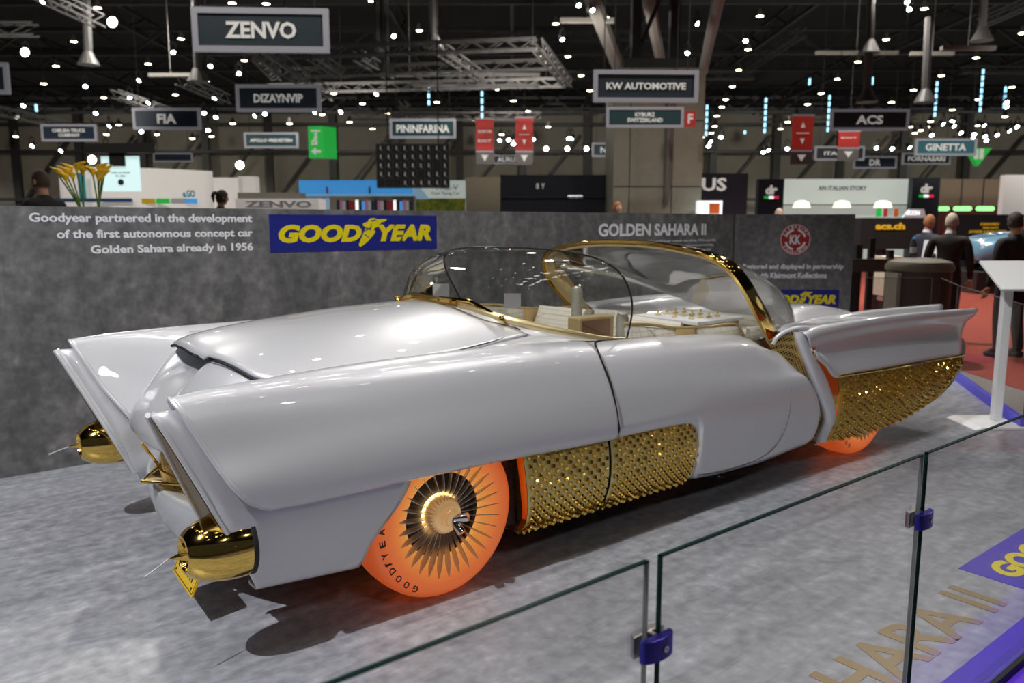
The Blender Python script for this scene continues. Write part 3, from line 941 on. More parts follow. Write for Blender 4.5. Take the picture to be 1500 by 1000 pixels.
for s in SIDES:
    secs = [[P(x, v, z, s) for v, z in side_sec(x, lo)] for x, lo in DX]
    nd = len(secs)
    for k in (.35, .65, .85, .96, 1.0):
        row = []
        for v, z in side_sec(3.80 + .25 * k, .160 + .035 * k):
            x = 3.80 + (end_x(z) - 3.80) * k
            row.append(P(x, v - (.06 * max(0, (k - .85) / .15) ** 2), z, s))
        secs.append(row)
    g = dense(secs, 4, 6)
    cut_i = (nd - 1) * 4 + 2
    d = cpart('door', M().grid(g[:cut_i + 1]), 'paint', angle=50)
    cpart('quarter_panel', M().grid(g[cut_i:]), 'paint', angle=50)
    # shut lines
    z_ = [(.70, belt(2.6) - .012)] + [(v, z) for v, z in side_sec(2.56, .526)[2:9]]
    cpart('door_gap', M().tube(crv([P(2.90, .70, .924, s), P(2.74, .725, .935, s), P(2.63, .765, .943, s)] + [P(2.562, v + .006, z + .002, s) for v, z in side_sec(2.56, .526)[4:10]], 6), 0.0062, 6), 'seam')
    flat_ = [p for r_ in g for p in r_ if (CY - p.y) * s > .80]
    dl = []
    for x_, z_ in ((3.20, .225), (3.35, .205), (3.55, .20), (3.72, .215), (3.83, .26), (3.90, .34), (3.935, .45), (3.945, .58)):
        p = min(flat_, key=lambda q: (q.x - x_) ** 2 + (q.z - z_) ** 2)
        dl.append((x_, p.y - s * .0012, z_))
    cpart('door_shut_line', M().tube(crv(dl, 6), 0.0022, 6), 'seam_grey')
    # inner faces so the body is not hollow
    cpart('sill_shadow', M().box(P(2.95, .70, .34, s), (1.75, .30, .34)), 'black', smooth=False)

# ---- studded gold panels
def stud_add(mb, g, step_u, step_v, size, h, k=1):
    nu, nv = len(g), len(g[0])
    for a, i in enumerate(range(step_u // 2 + 1, nu - 1, step_u)):
        for j in range((step_v // 2 + 1 if a % 2 else 1), nv - 1, step_v):
            p = g[i][j]
            tu = (g[min(i + 1, nu - 1)][j] - g[i - 1][j]).normalized()
            tv = (g[i][min(j + 1, nv - 1)] - g[i][j - 1]).normalized()
            n_ = tu.cross(tv).normalized()
            if n_.y * (CY - p.y) > 0:
                n_ = -n_
            c = random.uniform(-.25, .25)
            u_ = (tu * math.cos(.785 + c) + tv * math.sin(.785 + c)) * size
            w_ = (tv * math.cos(.785 + c) - tu * math.sin(.785 + c)) * size
            b0, t0 = p, p + n_ * h * .55
            vs2 = [b0 + u_, b0 + w_, b0 - u_, b0 - w_, t0 + u_ * .95, t0 + w_ * .95, t0 - u_ * .95, t0 - w_ * .95, p + n_ * h]
            mb.add(vs2, [(0, 1, 5, 4), (1, 2, 6, 5), (2, 3, 7, 6), (3, 0, 4, 7), (4, 5, 8), (5, 6, 8), (6, 7, 8), (7, 4, 8)], k)
GSEC = [(.925, .560), (.942, .50), (.952, .41), (.944, .31), (.918, .235), (.875, .185), (.80, .160)]
def gold_front(x0, x1, s, name, lowk=1.0):
    secs = [[P(x + (0.04 * max(0, (.5 - z) / .33) ** 1.5 if i == 0 and x0 < 2.3 else 0), v, z, s) for v, z in GSEC] for i, x in enumerate(np.linspace(x0, x1, 6))]
    nu = round((x1 - x0) / 0.0118 / 5)
    g = dense(secs, max(2, nu), 8)
    mb = M()
    mb.grid(g)
    stud_add(mb, g, 2, 4, 0.0124, 0.023)
    return cpart(name, mb, ['gold_panel', 'stud'], angle=30)
for s in SIDES:
    gold_front(2.05, 2.545, s, 'studded_panel')
    gold_front(2.558, 3.165, s, 'studded_panel')
    cpart('panel_gap', M().tube(crv([P(2.551, v + .004, z, s) for v, z in GSEC[:5]] + [P(2.58, .895, .20, s), P(2.66, .88, .19, s)], 4), 0.004, 6), 'seam')
    # bright band round the wheel arch edge of the panel
    g = [[P(2.05 + .04 * max(0, (.5 - z) / .33) ** 1.5 - .004, v + .002, z, s), P(2.042 + .04 * max(0, (.5 - z) / .33) ** 1.5, v - .03, z, s), P(2.06 + .04 * max(0, (.5 - z) / .33) ** 1.5, v - .10, z, s)] for v, z in GSEC]
    cpart('arch_band', M().grid(dense(g, 4, 3)), 'gold', angle=60)
    ed = crv([P(3.168, v + .004, z, s) for v, z in GSEC[:6]], 4)
    cpart('panel_trim', M().tube(ed, 0.006, 8), 'gold_pale')

# ---- rear fenders with twin fins over a second studded panel
def fin_top(x):
    return interp(x, {4.2: .905, 4.5: .918, 4.9: .922, 5.4: .912, 5.9: .895, 6.32: .880})
RF = []
def band_r(z):
    return interp(z, {.20: 4.40, .33: 4.437, .44: 4.401, .60: 4.294, .74: 4.17, .86: 4.09, .92: 4.06})
for x in (4.10, 4.20, 4.40, 4.7, 5.2, 5.6, 6.0, 6.30):
    zt = interp(x, {4.10: .885, 4.20: .903, 4.40: .912, 4.9: .922, 5.4: .912, 5.9: .895, 6.32: .880})
    kk = min(1, max(0, (x - 4.30) / 2.0))
    lowz = interp(x, {4.10: .735, 4.20: .675, 4.40: .600, 4.7: .592, 5.6: .575, 6.30: .553})
    rk = lambda z: (zt - z) * -0.62 * max(0, (x - 5.4) / .9)
    fr = lambda z: (band_r(z) - 4.085) * max(0, 1 - (x - 4.10) / .30)
    pts = [(.55, .79), (.66, .82 + .02 * kk), (.70, zt - .035 + .030 * kk), (.735 + .02 * kk, zt - .012 + .018 * kk), (.775 + .01 * kk, zt - .012 - .075 * kk), (.86, zt - .006 - .10 * kk),
           (.925 + .02 * kk, zt - .004 - .02 * kk), (.962 + .045 * kk, zt - .010 + .008 * kk), (.974 + .033 * kk, zt - .035), (.960, zt - .10), (.960, (zt + lowz) / 2 - .03), (.985, lowz + .045), (.992, lowz + .008), (.980, lowz - .004), (.92, lowz - .006)]
    RF.append([(x + rk(z) + fr(z), v, z) for v, z in pts])
def gp_low(x):
    return interp(x, {4.43: .195, 4.6: .168, 4.8: .158, 5.1: .155, 5.4: .172, 5.7: .215, 5.95: .30, 6.12: .42, 6.16: .47})
for s in SIDES:
    cpart('rear_fender', M().grid(dense([[P(*p, s) for p in r] for r in RF], 5, 5)), 'paint', solid=0.012, angle=50)
    # white band framing the slot: wide flat band, thin over the top
    bl = {.20: 4.346, .315: 4.372, .395: 4.341, .587: 4.20, .741: 4.105, .84: 4.055}
    bg = []
    for z in (.195, .26, .33, .44, .52, .60, .67, .74, .80, .85, .89):
        xl, xr = interp(z, bl) , band_r(z) + .012
        vv = interp(z, {.20: .945, .33: .975, .5: .985, .7: .978, .85: .955, .9: .945})
        bg.append([P(xl + .02, vv - .05, z, s), P(xl, vv - .02, z, s), P(xl + .008, vv, z, s), P((xl + xr) / 2, vv + .012, z, s), P(xr, vv + .008, z, s), P(xr + .012, vv - .03, z, s)])
    cpart('slot_frame', M().grid(dense(bg, 3, 4)), 'paint', angle=70)
    path = [P(3.985, .83, .815, s), P(4.005, .85, .862, s), P(4.05, .89, .897, s), P(4.10, .92, .908, s), P(4.16, .94, .905, s)]
    cpart('slot_brow', M().tube(crv(path, 6), .013, 12), 'paint')
    sl = []
    for z in np.linspace(.20, .88, 14):
        x0, x1 = end_x(z) - .02, interp(z, bl) + .035
        sl.append([P(x0, interp(z, {.2: .86, .5: .915, .72: .90, .80: .83, .86: .81}), .2 + (z - .2) * .935, s), P((x0 + x1) / 2, interp(z, {.2: .87, .5: .92, .72: .91, .86: .87}), .2 + (z - .2) * 1.0, s), P(x1, interp(z, {.2: .91, .5: .945, .86: .925}), .2 + (z - .2) * 1.02, s)])
    cpart('slot_mesh', M().grid(dense(sl, 1, 3)), 'gold_net', smooth=False)
    # polished strip in front, then the studs
    g = []
    for z in np.linspace(.185, .80, 11):
        xa = band_r(z) + .006
        g.append([P(xa, interp(z, {.165: .95, .4: .988, .6: .985}), z, s), P(max(xa + .004, interp(z, {.185: 4.41, .45: 4.445, .60: 4.45, .73: 4.2, .80: 4.165})), interp(z, {.165: .955, .4: .992, .6: .987}), z, s)])
    cpart('polished_strip', M().grid(g), 'gold', angle=60)
    secs = []
    for x in np.linspace(4.435, 6.14, 10):
        zl = gp_low(x)
        zu = interp(x, {4.43: .592, 4.6: .582, 5.6: .56, 6.14: .545})
        secs.append([P(x + (.03 * (z - zl) / .4), v, z, s) for v, z in [(.975, zu), (.990, zu - (zu - zl) * .25), (.990, zu - (zu - zl) * .5), (.972, zu - (zu - zl) * .8), (.93, zl)]])
    g = dense(secs, 9, 11)
    mb = M()
    mb.grid(g)
    stud_add(mb, g, 2, 4, 0.0115, 0.022)
    cpart('studded_panel', mb, ['gold_under', 'stud'], angle=30)
    cpart('panel_rail', M().tube(crv([P(4.43, .998, .602, s), P(5.0, .998, .578, s), P(5.6, .998, .566, s), P(6.17, .995, .548, s)], 5), 0.009, 8), 'gold')
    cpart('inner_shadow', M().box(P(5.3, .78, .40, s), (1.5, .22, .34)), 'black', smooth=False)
# deck between the rear fenders
dk = []
for x in np.linspace(4.15, 6.35, 14):
    row = []
    hump = interp(x, {4.15: .0, 4.6: .0, 4.9: .045, 5.3: .13, 5.7: .145, 6.1: .10, 6.35: .0})
    for v in np.linspace(-.62, .62, 25):
        b = interp(x, {4.15: .80, 4.6: .79, 5.2: .76, 6.35: .70}) + .03 * (abs(v) / .62) ** 2
        row.append(P(x, v, b + hump * math.exp(-(v / .26) ** 4)))
    dk.append(row)
cpart('rear_deck', M().grid(dk), 'paint', angle=60)
cpart('deck_knob', M().ball(P(5.0, .10, .865), .03, 12), 'gold')
# tail: closes the back
tl = []
for v in np.linspace(-.95, .95, 13):
    tl.append([P(6.12, v, .72), P(6.30, v, .60), P(6.22, v, .40), P(5.9, v, .26), P(5.5, v, .20)])
cpart('tail', M().grid(dense(tl, 2, 4)), 'paint', angle=60)

# ---- dark chassis underneath
ub = M().box(P(3.4, 0, .27), (4.6, 1.20, .20))
ub.box(P(2.95, 0, .36), (1.85, 1.7, .30))
ub.box(P(1.25, 0, .50), (.5, 1.1, .30))
ub.box(P(1.75, 0, .68), (1.1, 1.60, .04))
ub.box(P(1.22, 0, .335), (.34, 1.52, .06))  # unseen front pan, added to close a lit gap in the floor shadow
cpart('chassis', ub, 'black', smooth=False)
for s in SIDES:
    cpart('shock_absorber', M().tube([P(2.02, .62, .30, s), P(1.98, .70, .42, s)], .025, 10).ball(P(2.03, .74, .34, s), .022, 10), 'steel')

# ---- wheels
MT['blade'] = mat('blade_steel', (0.58, 0.54, 0.52), 0.33, 0.85)
MT['smoke_edge'] = mat('smoke_edge', (.05, .05, .05), .15, .6)
MT['dash_cream'] = mat('dash_cream', (.62, .54, .46), .5)
MT['stick'] = mat('stick_silver_green', (.42, .42, .34), .3, .4)
MT['badge_frost'] = mat('badge_frost', (.34, .34, .34), .35)
MT['badge'] = glass_mat('badge_plastic', (.72, .72, .72), 1.0, .15, .12)
def wheel(cx, s, spin):
    R = .345
    vo = .905
    prof = [(.172, -.045), (.178, -.030), (.195, -.022), (.225, -.010), (.262, -.001), (.295, -.002), (.322, -.018), (.338, -.045), (.345, -.085), (.346, -.13), (.343, -.18), (.330, -.215), (.30, -.235), (.22, -.24)]
    c = P(cx, vo, R, s)
    ax = (0, -s, 0)
    prof2 = [tuple(p) for p in crv(prof, 4)]
    t = cpart('wheel', M().lathe(prof2, c, ax, 72), 'tyre_front' if cx < 3 else 'tyre_rear', angle=60)
    cpart('rim', M().lathe([(.0, -.075), (.10, -.075), (.176, -.070), (.184, -.040), (.187, -.030), (.184, -.028)], c, ax, 48), 'black', parent=t)
    cpart('light_ring', M().lathe([(.077, -.070), (.083, -.070), (.083, -.064), (.077, -.064), (.077, -.070)], c, ax, 40), 'led', parent=t)
    cpart('hub', M().lathe([(.076, -.07), (.078, -.035), (.070, -.012), (.060, .0), (.044, .004), (.040, .022), (.034, .026), (.030, .040), (.0, .042)], c, ax, 36), 'hub', parent=t, angle=25)
    A = Vector(ax)
    C0 = Vector(c)
    def at(r, a, h):
        return C0 + A * h + Vector((math.cos(a) * r, 0, math.sin(a) * r))
    nb = 30
    for i in range(nb):
        a = 2 * PI * i / nb + spin
        mb = M()
        d = Vector((math.cos(a), 0, math.sin(a)))
        tdir = Vector((-math.sin(a), 0, math.cos(a)))
        rows = []
        for r, ch, tw, h in ((.066, .018, 1.45, -.018), (.12, .024, 1.38, -.004), (.18, .028, 1.30, .006), (.205, .023, 1.27, .010), (.240, .002, 1.25, .020)):
            e = (tdir * math.cos(tw) + A * math.sin(tw)) * ch / 2
            n_ = (tdir * -math.sin(tw) + A * math.cos(tw)) * .0013
            p = C0 + A * h + d * r
            rows.append([p - e + n_, p + e + n_, p + e - n_, p - e - n_])
        mb.rings(rows)
        cpart('blade', mb, 'blade', smooth=False, parent=t)
    # two chrome cylinders crossed on the hub
    for a, h in ((math.radians(20), .055), (math.radians(-75), .062)):
        d = Vector((math.cos(a), 0, math.sin(a)))
        p0 = C0 + A * (.03) + d * .004
        p1 = C0 + A * (.085) + d * .055
        cpart('spinner', M().lathe([(0, 0), (.017, 0), (.018, .003), (.018, .058), (.016, .062), (0, .062)], p0, (p1 - p0), 20), 'chrome', parent=t)
    # raised letters round the sidewall, lower left seen from outside
    lm = M()
    words = 'GOODYEAR'
    for i, chh in enumerate(words):
        ang = math.radians(238 - i * 9.2 - (5 if i > 3 else 0))
        sx = s
        base = M()
        text_into(base, chh, -.0125, .0125, -.013, .013, 0, .002, .02)
        upv = Vector((math.cos(ang), 0, math.sin(ang)))
        rt = upv.cross(A)
        o = at(.300, ang, -.001)
        lm.add([o + rt * x + upv * z + A * (.0005 - y * .6) for x, y, z in base.v], base.f)
    ang = math.radians(238 - 3 * 9.2 - 7)
    o = at(.300, ang, -.001)
    upv = Vector((math.cos(ang), 0, math.sin(ang)))
    rt = upv.cross(A)
    pl = [((a - .5) * .024, (c_ - .5) * .030) for a, c_ in WING]
    lm.add([o + rt * x + upv * z + A * .002 for x, z in pl], [tuple(range(len(pl)))])
    cpart('sidewall_lettering', lm, 'black', smooth=False, parent=t)
    return t
for s in SIDES:
    wheel(1.690, s, .05)
    wheel(4.935, s, .11)

# ---- bubble windshield
ARCH = [(2.92, .690, .922), (2.90, .735, 1.02), (2.87, .770, 1.11), (2.83, .782, 1.19), (2.79, .755, 1.27), (2.755, .66, 1.325), (2.735, .50, 1.352), (2.725, .28, 1.366), (2.72, 0, 1.370)]
ARCHF = ARCH + [(x, -v, z) for x, v, z in ARCH[-2::-1]]
na = 65
def resamp(pts, n):
    d = crv([tuple(p) for p in pts], 16)
    cum = [0]
    for i in range(1, len(d)):
        cum.append(cum[-1] + float(np.linalg.norm(d[i] - d[i - 1])))
    out = []
    for i in range(n):
        tt = cum[-1] * i / (n - 1)
        out.append(np.array([np.interp(tt, cum, [p[k] for p in d]) for k in range(3)]))
    return out
Wb, Wa = resamp(WBF, na), resamp(ARCHF, na)
g = []
for i in range(na):
    b, a = Wb[i], Wa[i]
    row = []
    for k in range(17):
        t_ = k / 16
        p = b + (a - b) * t_
        bul = math.sin(PI * t_) * (1 - .0 * t_)
        f = min(1, np.linalg.norm(a - b) / .6)
        ndir = np.array([-.70, .35 * np.sign(p[1]) * min(1, abs(p[1]) / .5), .62])
        p = p + ndir * bul * .115 * f
        row.append(P(*p))
    g.append(row)
ws = cpart('windshield_bubble', M().grid(g), 'dome_glass', angle=80)
cpart('windshield_edge', M().tube([P(*p) for p in Wa], .005, 8), 'smoke_edge', parent=ws)
bm_ = M().tube([P(p[0] - .004, p[1] * 1.008, p[2] - .004) for p in Wb], .020, 10, flat=(1.0, .7))
cpart('windshield_moulding', bm_, 'gold_pale')
# two square clear stickers standing inside the bubble
for (v, x, z, wv) in ((-.05, 2.30, 1.150, .05), (.26, 2.53, 1.108, .055)):
    cpart('clear_badge', M().box(P(x, v, z), (.012, .085, .075), 0, Matrix.Rotation(.92, 3, 'Z')), 'badge_frost', smooth=False)
# wipers
for (p0, p1, p2) in (((2.245, -.40, 1.085), (2.235, -.12, 1.125), (2.20, .10, 1.12)), ((2.30, .47, 1.055), (2.235, .30, 1.115), (2.225, .02, 1.125))):
    wi = cpart('wiper', M().tube([P(*p0), P(p1[0], p1[1], p1[2] + .012), P(*p2)], .010, 8), 'gold')
    cpart('wiper_hub', M().ball(P(*p0), .020, 10).ball(P(p0[0] - .02, p0[1] + .03, p0[2] - .005), .015, 10), 'gold', parent=wi)
    cpart('wiper_blade', M().bar(P(p1[0] - .01, p1[1] - .10, p1[2] + .004), P(p2[0] - .01, p2[1] + .10, p2[2] + .004), .012, 0, .018), 'gold', smooth=False, parent=wi)

# ---- rear bubble with its gold hoop
HOOP = [(4.42, .62, .765), (4.30, .700, .765), (4.17, .735, .785), (4.06, .775, .845), (3.96, .800, .930), (3.84, .815, 1.04), (3.74, .815, 1.15), (3.665, .770, 1.255), (3.63, .67, 1.318), (3.615, .52, 1.352), (3.61, .28, 1.380), (3.61, 0, 1.388)]
HF = HOOP + [(x, -v, z) for x, v, z in HOOP[-2::-1]]
hp = resamp(HF, 121)
def hoop_mesh(inset, wd, th):
    mb = M()
    rings = []
    for i, p in enumerate(hp):
        a, b = hp[max(0, i - 1)], hp[min(120, i + 1)]
        t_ = Vector(b - a).normalized()
        out = Vector((0, p[1], max(.05, (p[2] - .75)))).normalized()
        side = t_.cross(out).normalized()
        out = side.cross(t_).normalized()
        f = interp(i, {0: .7, 10: 1.2, 22: 1.45, 36: 1.15, 48: .75, 60: .6, 72: .75, 84: 1.15, 98: 1.45, 110: 1.2, 120: .7})
        c = Vector(p) + out * inset
        rings.append([P(*(c + side * (wd * f * ca) + out * (th * sa))) for ca, sa in ((-1, -.6), (-1, .6), (-.6, 1), (.6, 1), (1, .6), (1, -.6), (.6, -1), (-.6, -1))])
    mb.rings(rings)
    return mb
ho = cpart('roof_hoop', hoop_mesh(0, .040, .012), 'gold', angle=30)
cpart('hoop_liner', hoop_mesh(-.020, .024, .010), 'gold_pale', angle=30, parent=ho)
g = []
REAR = [(4.44, .60, .775), (4.60, .54, .785), (4.78, .44, .79), (4.90, .30, .795), (4.96, .15, .80), (4.98, 0, .80)]
RB = resamp(REAR + [(x, -v, z) for x, v, z in REAR[-2::-1]], 61)
HB = [hp[int(round(i * 2))] for i in range(61)]
for i in range(61):
    a, b = HB[i], RB[i]
    row = []
    for k in range(17):
        t_ = k / 16
        # quarter-ellipse from hoop to deck
        cx_ = math.sin(t_ * PI / 2)
        cz_ = 1 - math.cos(t_ * PI / 2)
        mxk = .55
        x = a[0] + (b[0] - a[0]) * (cx_ * mxk + t_ * (1 - mxk))
        v = a[1] + (b[1] - a[1]) * (cz_ * mxk + t_ * (1 - mxk))
        z = a[2] + (b[2] - a[2]) * (cz_ * mxk + t_ * (1 - mxk))
        row.append(P(x, v, z))
    g.append(row)
rbm = cpart('rear_bubble', M().grid(g), 'dome_glass', angle=80)
cpart('bubble_edge', M().tube([P(*p) for p in RB], .006, 8), 'gold_pale', parent=rbm)
# gold cheek plates inside the hoop's feet
for s in SIDES:
    pl = [P(3.95, .775, .90, s), P(3.90, .79, 1.0, s), P(3.80, .80, 1.1, s), P(3.72, .79, 1.2, s), P(3.80, .77, 1.18, s), P(3.92, .765, 1.06, s), P(4.02, .755, .93, s), P(4.06, .74, .86, s)]
    cpart('hoop_cheek', M().add(pl, [tuple(range(8))]), 'gold_pale', smooth=False, solid=.008)

# ---- cabin
q_ = noisy('quilted_cream', [(0.3, (.58, .54, .45)), (0.7, (.72, .69, .60))], 40, .6, 4)
def quilt_mat():
    m, n, l, b = nmat('quilted_fabric')
    tc = n.new('ShaderNodeTexCoord')
    br = n.new('ShaderNodeTexBrick')
    br.offset = 0
    br.inputs['Color1'].default_value = (.62, .58, .48, 1)
    br.inputs['Color2'].default_value = (.70, .67, .58, 1)
    br.inputs['Mortar'].default_value = (.40, .35, .26, 1)
    br.inputs['Scale'].default_value = 9
    br.inputs['Mortar Size'].default_value = .012
    mp = n.new('ShaderNodeMapping')
    mp.inputs['Rotation'].default_value = (PI / 2, 0, 0)
    l.new(tc.outputs['Object'], mp.inputs[0])
    l.new(mp.outputs[0], br.inputs['Vector'])
    l.new(br.outputs[0], b.inputs['Base Color'])
    b.inputs['Roughness'].default_value = .65
    return m
MT['quilt'] = quilt_mat()
cpart('cabin_floor', M().box(P(3.5, 0, .46), (1.9, 1.30, .04)), 'tan', smooth=False)
# dash: cream top sloping back under the bubble
g = []
for i in range(na):
    b = Wb[i]
    inn = np.array([min(2.62 + .28 * (abs(b[1]) / .69) ** 3, 2.94), b[1] * .93, .985 - .075 * (abs(b[1]) / .69) ** 2])
    inn[0] = max(inn[0], b[0] + .004)
    g.append([P(*(b + (inn - b) * k / 5 + np.array([0, 0, -.012 + .010 * math.sin(PI * k / 5)]))) for k in range(6)] + [P(inn[0] + .01, inn[1], inn[2] - .10), P(inn[0] + .02, inn[1], .55)])
cpart('dashboard', M().grid(g), 'dash_cream', angle=60)
sc_ = cpart('dash_screen', M().box(P(3.10, .25, .925), (.27, .10, .13), 0), 'tan', smooth=False, bevel=.01)
cpart('screen_glass', M().box(P(3.09, .302, .928), (.21, .008, .09), 0), 'copper', smooth=False, parent=sc_)
for (x, v, z0, z1) in ((3.30, -.08, .80, 1.125), (3.11, .48, .80, 1.03)):
    st_ = cpart('control_stick', M().tube([P(x, v, z0), P(x, v, z1 - .03), P(x - .005, v, z1 - .008), P(x - .005, v, z1)], [.034, .034, .026, .008], 16), 'stick')
    cpart('stick_collar', M().lathe([(.036, 0), (.042, .004), (.042, .016), (.036, .02)], P(x, v, z0 + .02), (0, 0, 1), 18), 'gold_pale', parent=st_)
def cushion(name, pts, th, m_, bulge=.02):
    """rounded slab over a quad patch given by 4 corners"""
    a, b, c, d = [Vector(p) for p in pts]
    n_ = (b - a).cross(d - a).normalized()
    N = 12
    mb = M()
    for sg_ in (1, -1):
        rows = []
        for i in range(N + 1):
            r = []
            for j in range(N + 1):
                u, v = i / N, j / N
                p = a * (1 - u) * (1 - v) + b * u * (1 - v) + c * u * v + d * (1 - u) * v
                e = min(1, 4 * min(u, 1 - u)) ** .5 * min(1, 4 * min(v, 1 - v)) ** .5
                r.append(p + n_ * sg_ * (th / 2 * (.25 + .75 * e)))
            rows.append(r)
        mb.grid(rows)
    N1 = N + 1
    edge = [(0, j) for j in range(N)] + [(i, N) for i in range(N)] + [(N, j) for j in range(N, 0, -1)] + [(i, 0) for i in range(N, 0, -1)]
    f = []
    for q0, q1 in zip(edge, edge[1:] + edge[:1]):
        f.append((q0[0] * N1 + q0[1], q1[0] * N1 + q1[1], N1 * N1 + q1[0] * N1 + q1[1], N1 * N1 + q0[0] * N1 + q0[1]))
    mb.f += f
    mb.mi += [0] * len(f)
    return cpart(name, mb, m_)
# front bench back in two quilted halves with a gold strip, curving round the cabin
for s in SIDES:
    cushion('seat_back', [P(3.34, .10, .62, s), P(3.34, .62, .62, s), P(3.46, .60, .955, s), P(3.46, .10, .965, s)], .10, 'quilt')
    cushion('seat_cushion', [P(2.98, .10, .60, s), P(2.98, .62, .60, s), P(3.38, .62, .58, s), P(3.38, .10, .58, s)], .12, 'quilt')
    # door-side armrest: quilted, gold band, quilted
    cushion('armrest_pad', [P(2.98, .655, .70, s), P(3.36, .665, .70, s), P(3.34, .640, .935, s), P(2.98, .62, .985, s)], .05, 'quilt')
    cushion('armrest_band', [P(3.35, .665, .70, s), P(3.50, .665, .70, s), P(3.52, .645, .925, s), P(3.34, .645, .94, s)], .056, 'tan')
    cushion('armrest_pad', [P(3.50, .665, .70, s), P(3.95, .655, .70, s), P(3.92, .640, .905, s), P(3.52, .645, .925, s)], .05, 'quilt')
    cpart('armrest_piping', M().tube(crv([P(2.97, .62, .990, s), P(3.15, .635, .975, s), P(3.34, .645, .943, s), P(3.6, .643, .925, s), P(3.90, .64, .910, s), P(3.95, .65, .86, s)], 6), .009, 8), 'tan')
# lounge behind: centre cabinet with white top and little gold pieces, curved rear seat
cb = cpart('bar_cabinet', M().box(P(4.20, .04, .755), (.44, .50, .24)), 'tan', smooth=False, bevel=.01)
cpart('cabinet_top', M().box(P(4.20, .04, .882), (.48, .54, .02)), 'white', smooth=False, parent=cb)
for i in range(4):
    for j in range(3):
        cpart('cabinet_fitting', M().lathe([(0, 0), (.018, 0), (.018, .012), (.007, .016), (.007, .035), (0, .036)], P(4.06 + i * .09, -.10 + j * .14, .892), (0, 0, 1), 10), 'gold_pale', parent=cb)
for i in range(4):
    cpart('cabinet_slat', M().box(P(4.20, .298, .68 + i * .045), (.42, .012, .020)), 'white', smooth=False, parent=cb)
for s in SIDES:
    cushion('rear_seat_side', [P(3.95, .62, .66, s), P(4.40, .50, .66, s), P(4.42, .52, .86, s), P(3.98, .64, .89, s)], .10, 'quilt')
cushion('rear_seat_back', [P(4.42, -.50, .64), P(4.42, .50, .64), P(4.58, .45, .88), P(4.58, -.45, .88)], .12, 'quilt')
cushion('rear_seat_cushion', [P(4.02, -.50, .62), P(4.02, .50, .62), P(4.44, .46, .62), P(4.44, -.46, .62)], .12, 'quilt')
cpart('parcel_shelf', M().box(P(4.66, 0, .805), (.26, .80, .02)), 'cream', smooth=False)
OFF[0] = Vector((0, 0, 0))

# ================================================================ THE HALL BEYOND
RZ = YAW - PI / 2            # things facing the stand: local x to the right, local y away
def ray(px, py):
    return CF + RIGHT * ((px - 750) / F_PX) + CU * ((500 - py) / F_PX)
def at(px, py, d):
    r = ray(px, py)
    return Vector((0, 0, EYE)) + r * (d / r.dot(FH))
def size(px0, py0, px1, py1, d):
    """true position of the middle, width and height of a thing seen between these edges at distance d"""
    a, b = at(px0, (py0 + py1) / 2, d), at(px1, (py0 + py1) / 2, d)
    t, u = at((px0 + px1) / 2, py0, d), at((px0 + px1) / 2, py1, d)
    return (a + b) / 2 * 1.0, (b - a).length, (t - u).length, u.z, t.z
HZ = -0.12                   # hall floor level

# hall shell
hb = M()
c = at(750, 300, 95)
rt3 = Matrix.Rotation(RZ, 3, 'Z')
hb.box((c.x, c.y, 7.2), (190, 0.5, 14.6), 0, rt3)
struct('wall_back', hb, 'hallwall')
rf = M()
rf.box((at(750, 300, 45).x, at(750, 300, 45).y, 17.0), (190, 130, 0.4), 0, rt3)
MT['roofdark'] = mat('roof_dark', (0.03, 0.03, 0.032), 0.8)
struct('ceiling', rf, 'roofdark')
for px in list(range(30, 1500, 92)):
    c = at(px, 300, 93.5)
    tm = M()
    tm.box((0, 0, 7.2), (0.8, 0.5, 14.6))
    tm.bar((0.2, -0.1, 3.5), (6.5, -0.1, 11.5), 0.30)
    o = struct('trim_%d' % (px // 92 + 1), tm, 'dark_metal')
    o.location = (c.x, c.y, 0)
    o.rotation_euler = (0, 0, RZ)
tm = M()
c = at(750, 300, 93.0)
for zz in (4.2, 9.6, 12.6):
    tm.box((0, 0, zz), (150, 0.3, 0.35))
o = struct('trim_rail', tm, 'dark_metal')
o.location = (c.x, c.y, 0)
o.rotation_euler = (0, 0, RZ)

# ---- hanging name signs
def sign(name, label, px0, py0, px1, py1, d, lines, face='slate', turn=0.0, border=.075, bold=.03, textw=.62, texth=.42, cat='sign', group='grey framed exhibitor signs hanging from the roof', frame='signframe'):
    c, W, H, z0, z1 = size(px0, py0, px1, py1, d)
    t = thing(name, label, cat, (c.x, c.y, c.z), RZ + turn, group)
    b = .135 * H
    fr_ = M()
    for a in (-1, 1):
        fr_.box((a * (W / 2 - b / 2), 0, 0), (b, 0.12, H))
        fr_.box((0, 0, a * (H / 2 - b / 2)), (W - 2 * b, 0.12, b))
    obj('frame', fr_, frame, t)
    obj('face', M().box((0, 0.01, 0), (W - 2 * b, 0.07, H - 2 * b)), face, t)
    lm = M()
    n = len(lines)
    for i, ln in enumerate(lines):
        hh = texth * H / n * (1 if n == 1 else .95)
        zc = ((n - 1) / 2 - i) * hh * 1.35
        text_into(lm, ln, -W * textw / 2, W * textw / 2, zc - hh / 2, zc + hh / 2, -0.03, 0.03, bold, res=2, keep=(n > 1))
    if lm.v:
        obj('lettering', lm, 'signtext', t)
    cb = M()
    for a in (-.4, .4):
        cb.tube([(a * W, 0, H / 2), (a * W, 0, H / 2 + max(0.5, 12 - c.z))], 0.012, 5)
    obj('hanging_cable', cb, 'dark_metal', t)
    return t
sign('hanging_sign', 'largest grey framed hanging sign with five white capitals, upper left', 284, 12, 481, 77, 18, ['ZENVO'], turn=.05, texth=.38, textw=.52)
sign('hanging_sign', 'grey framed navy sign with one long white word, below the largest sign', 346, 124, 470, 164, 27, ['DIZAYNVIP'], 'navy', textw=.58, texth=.32)
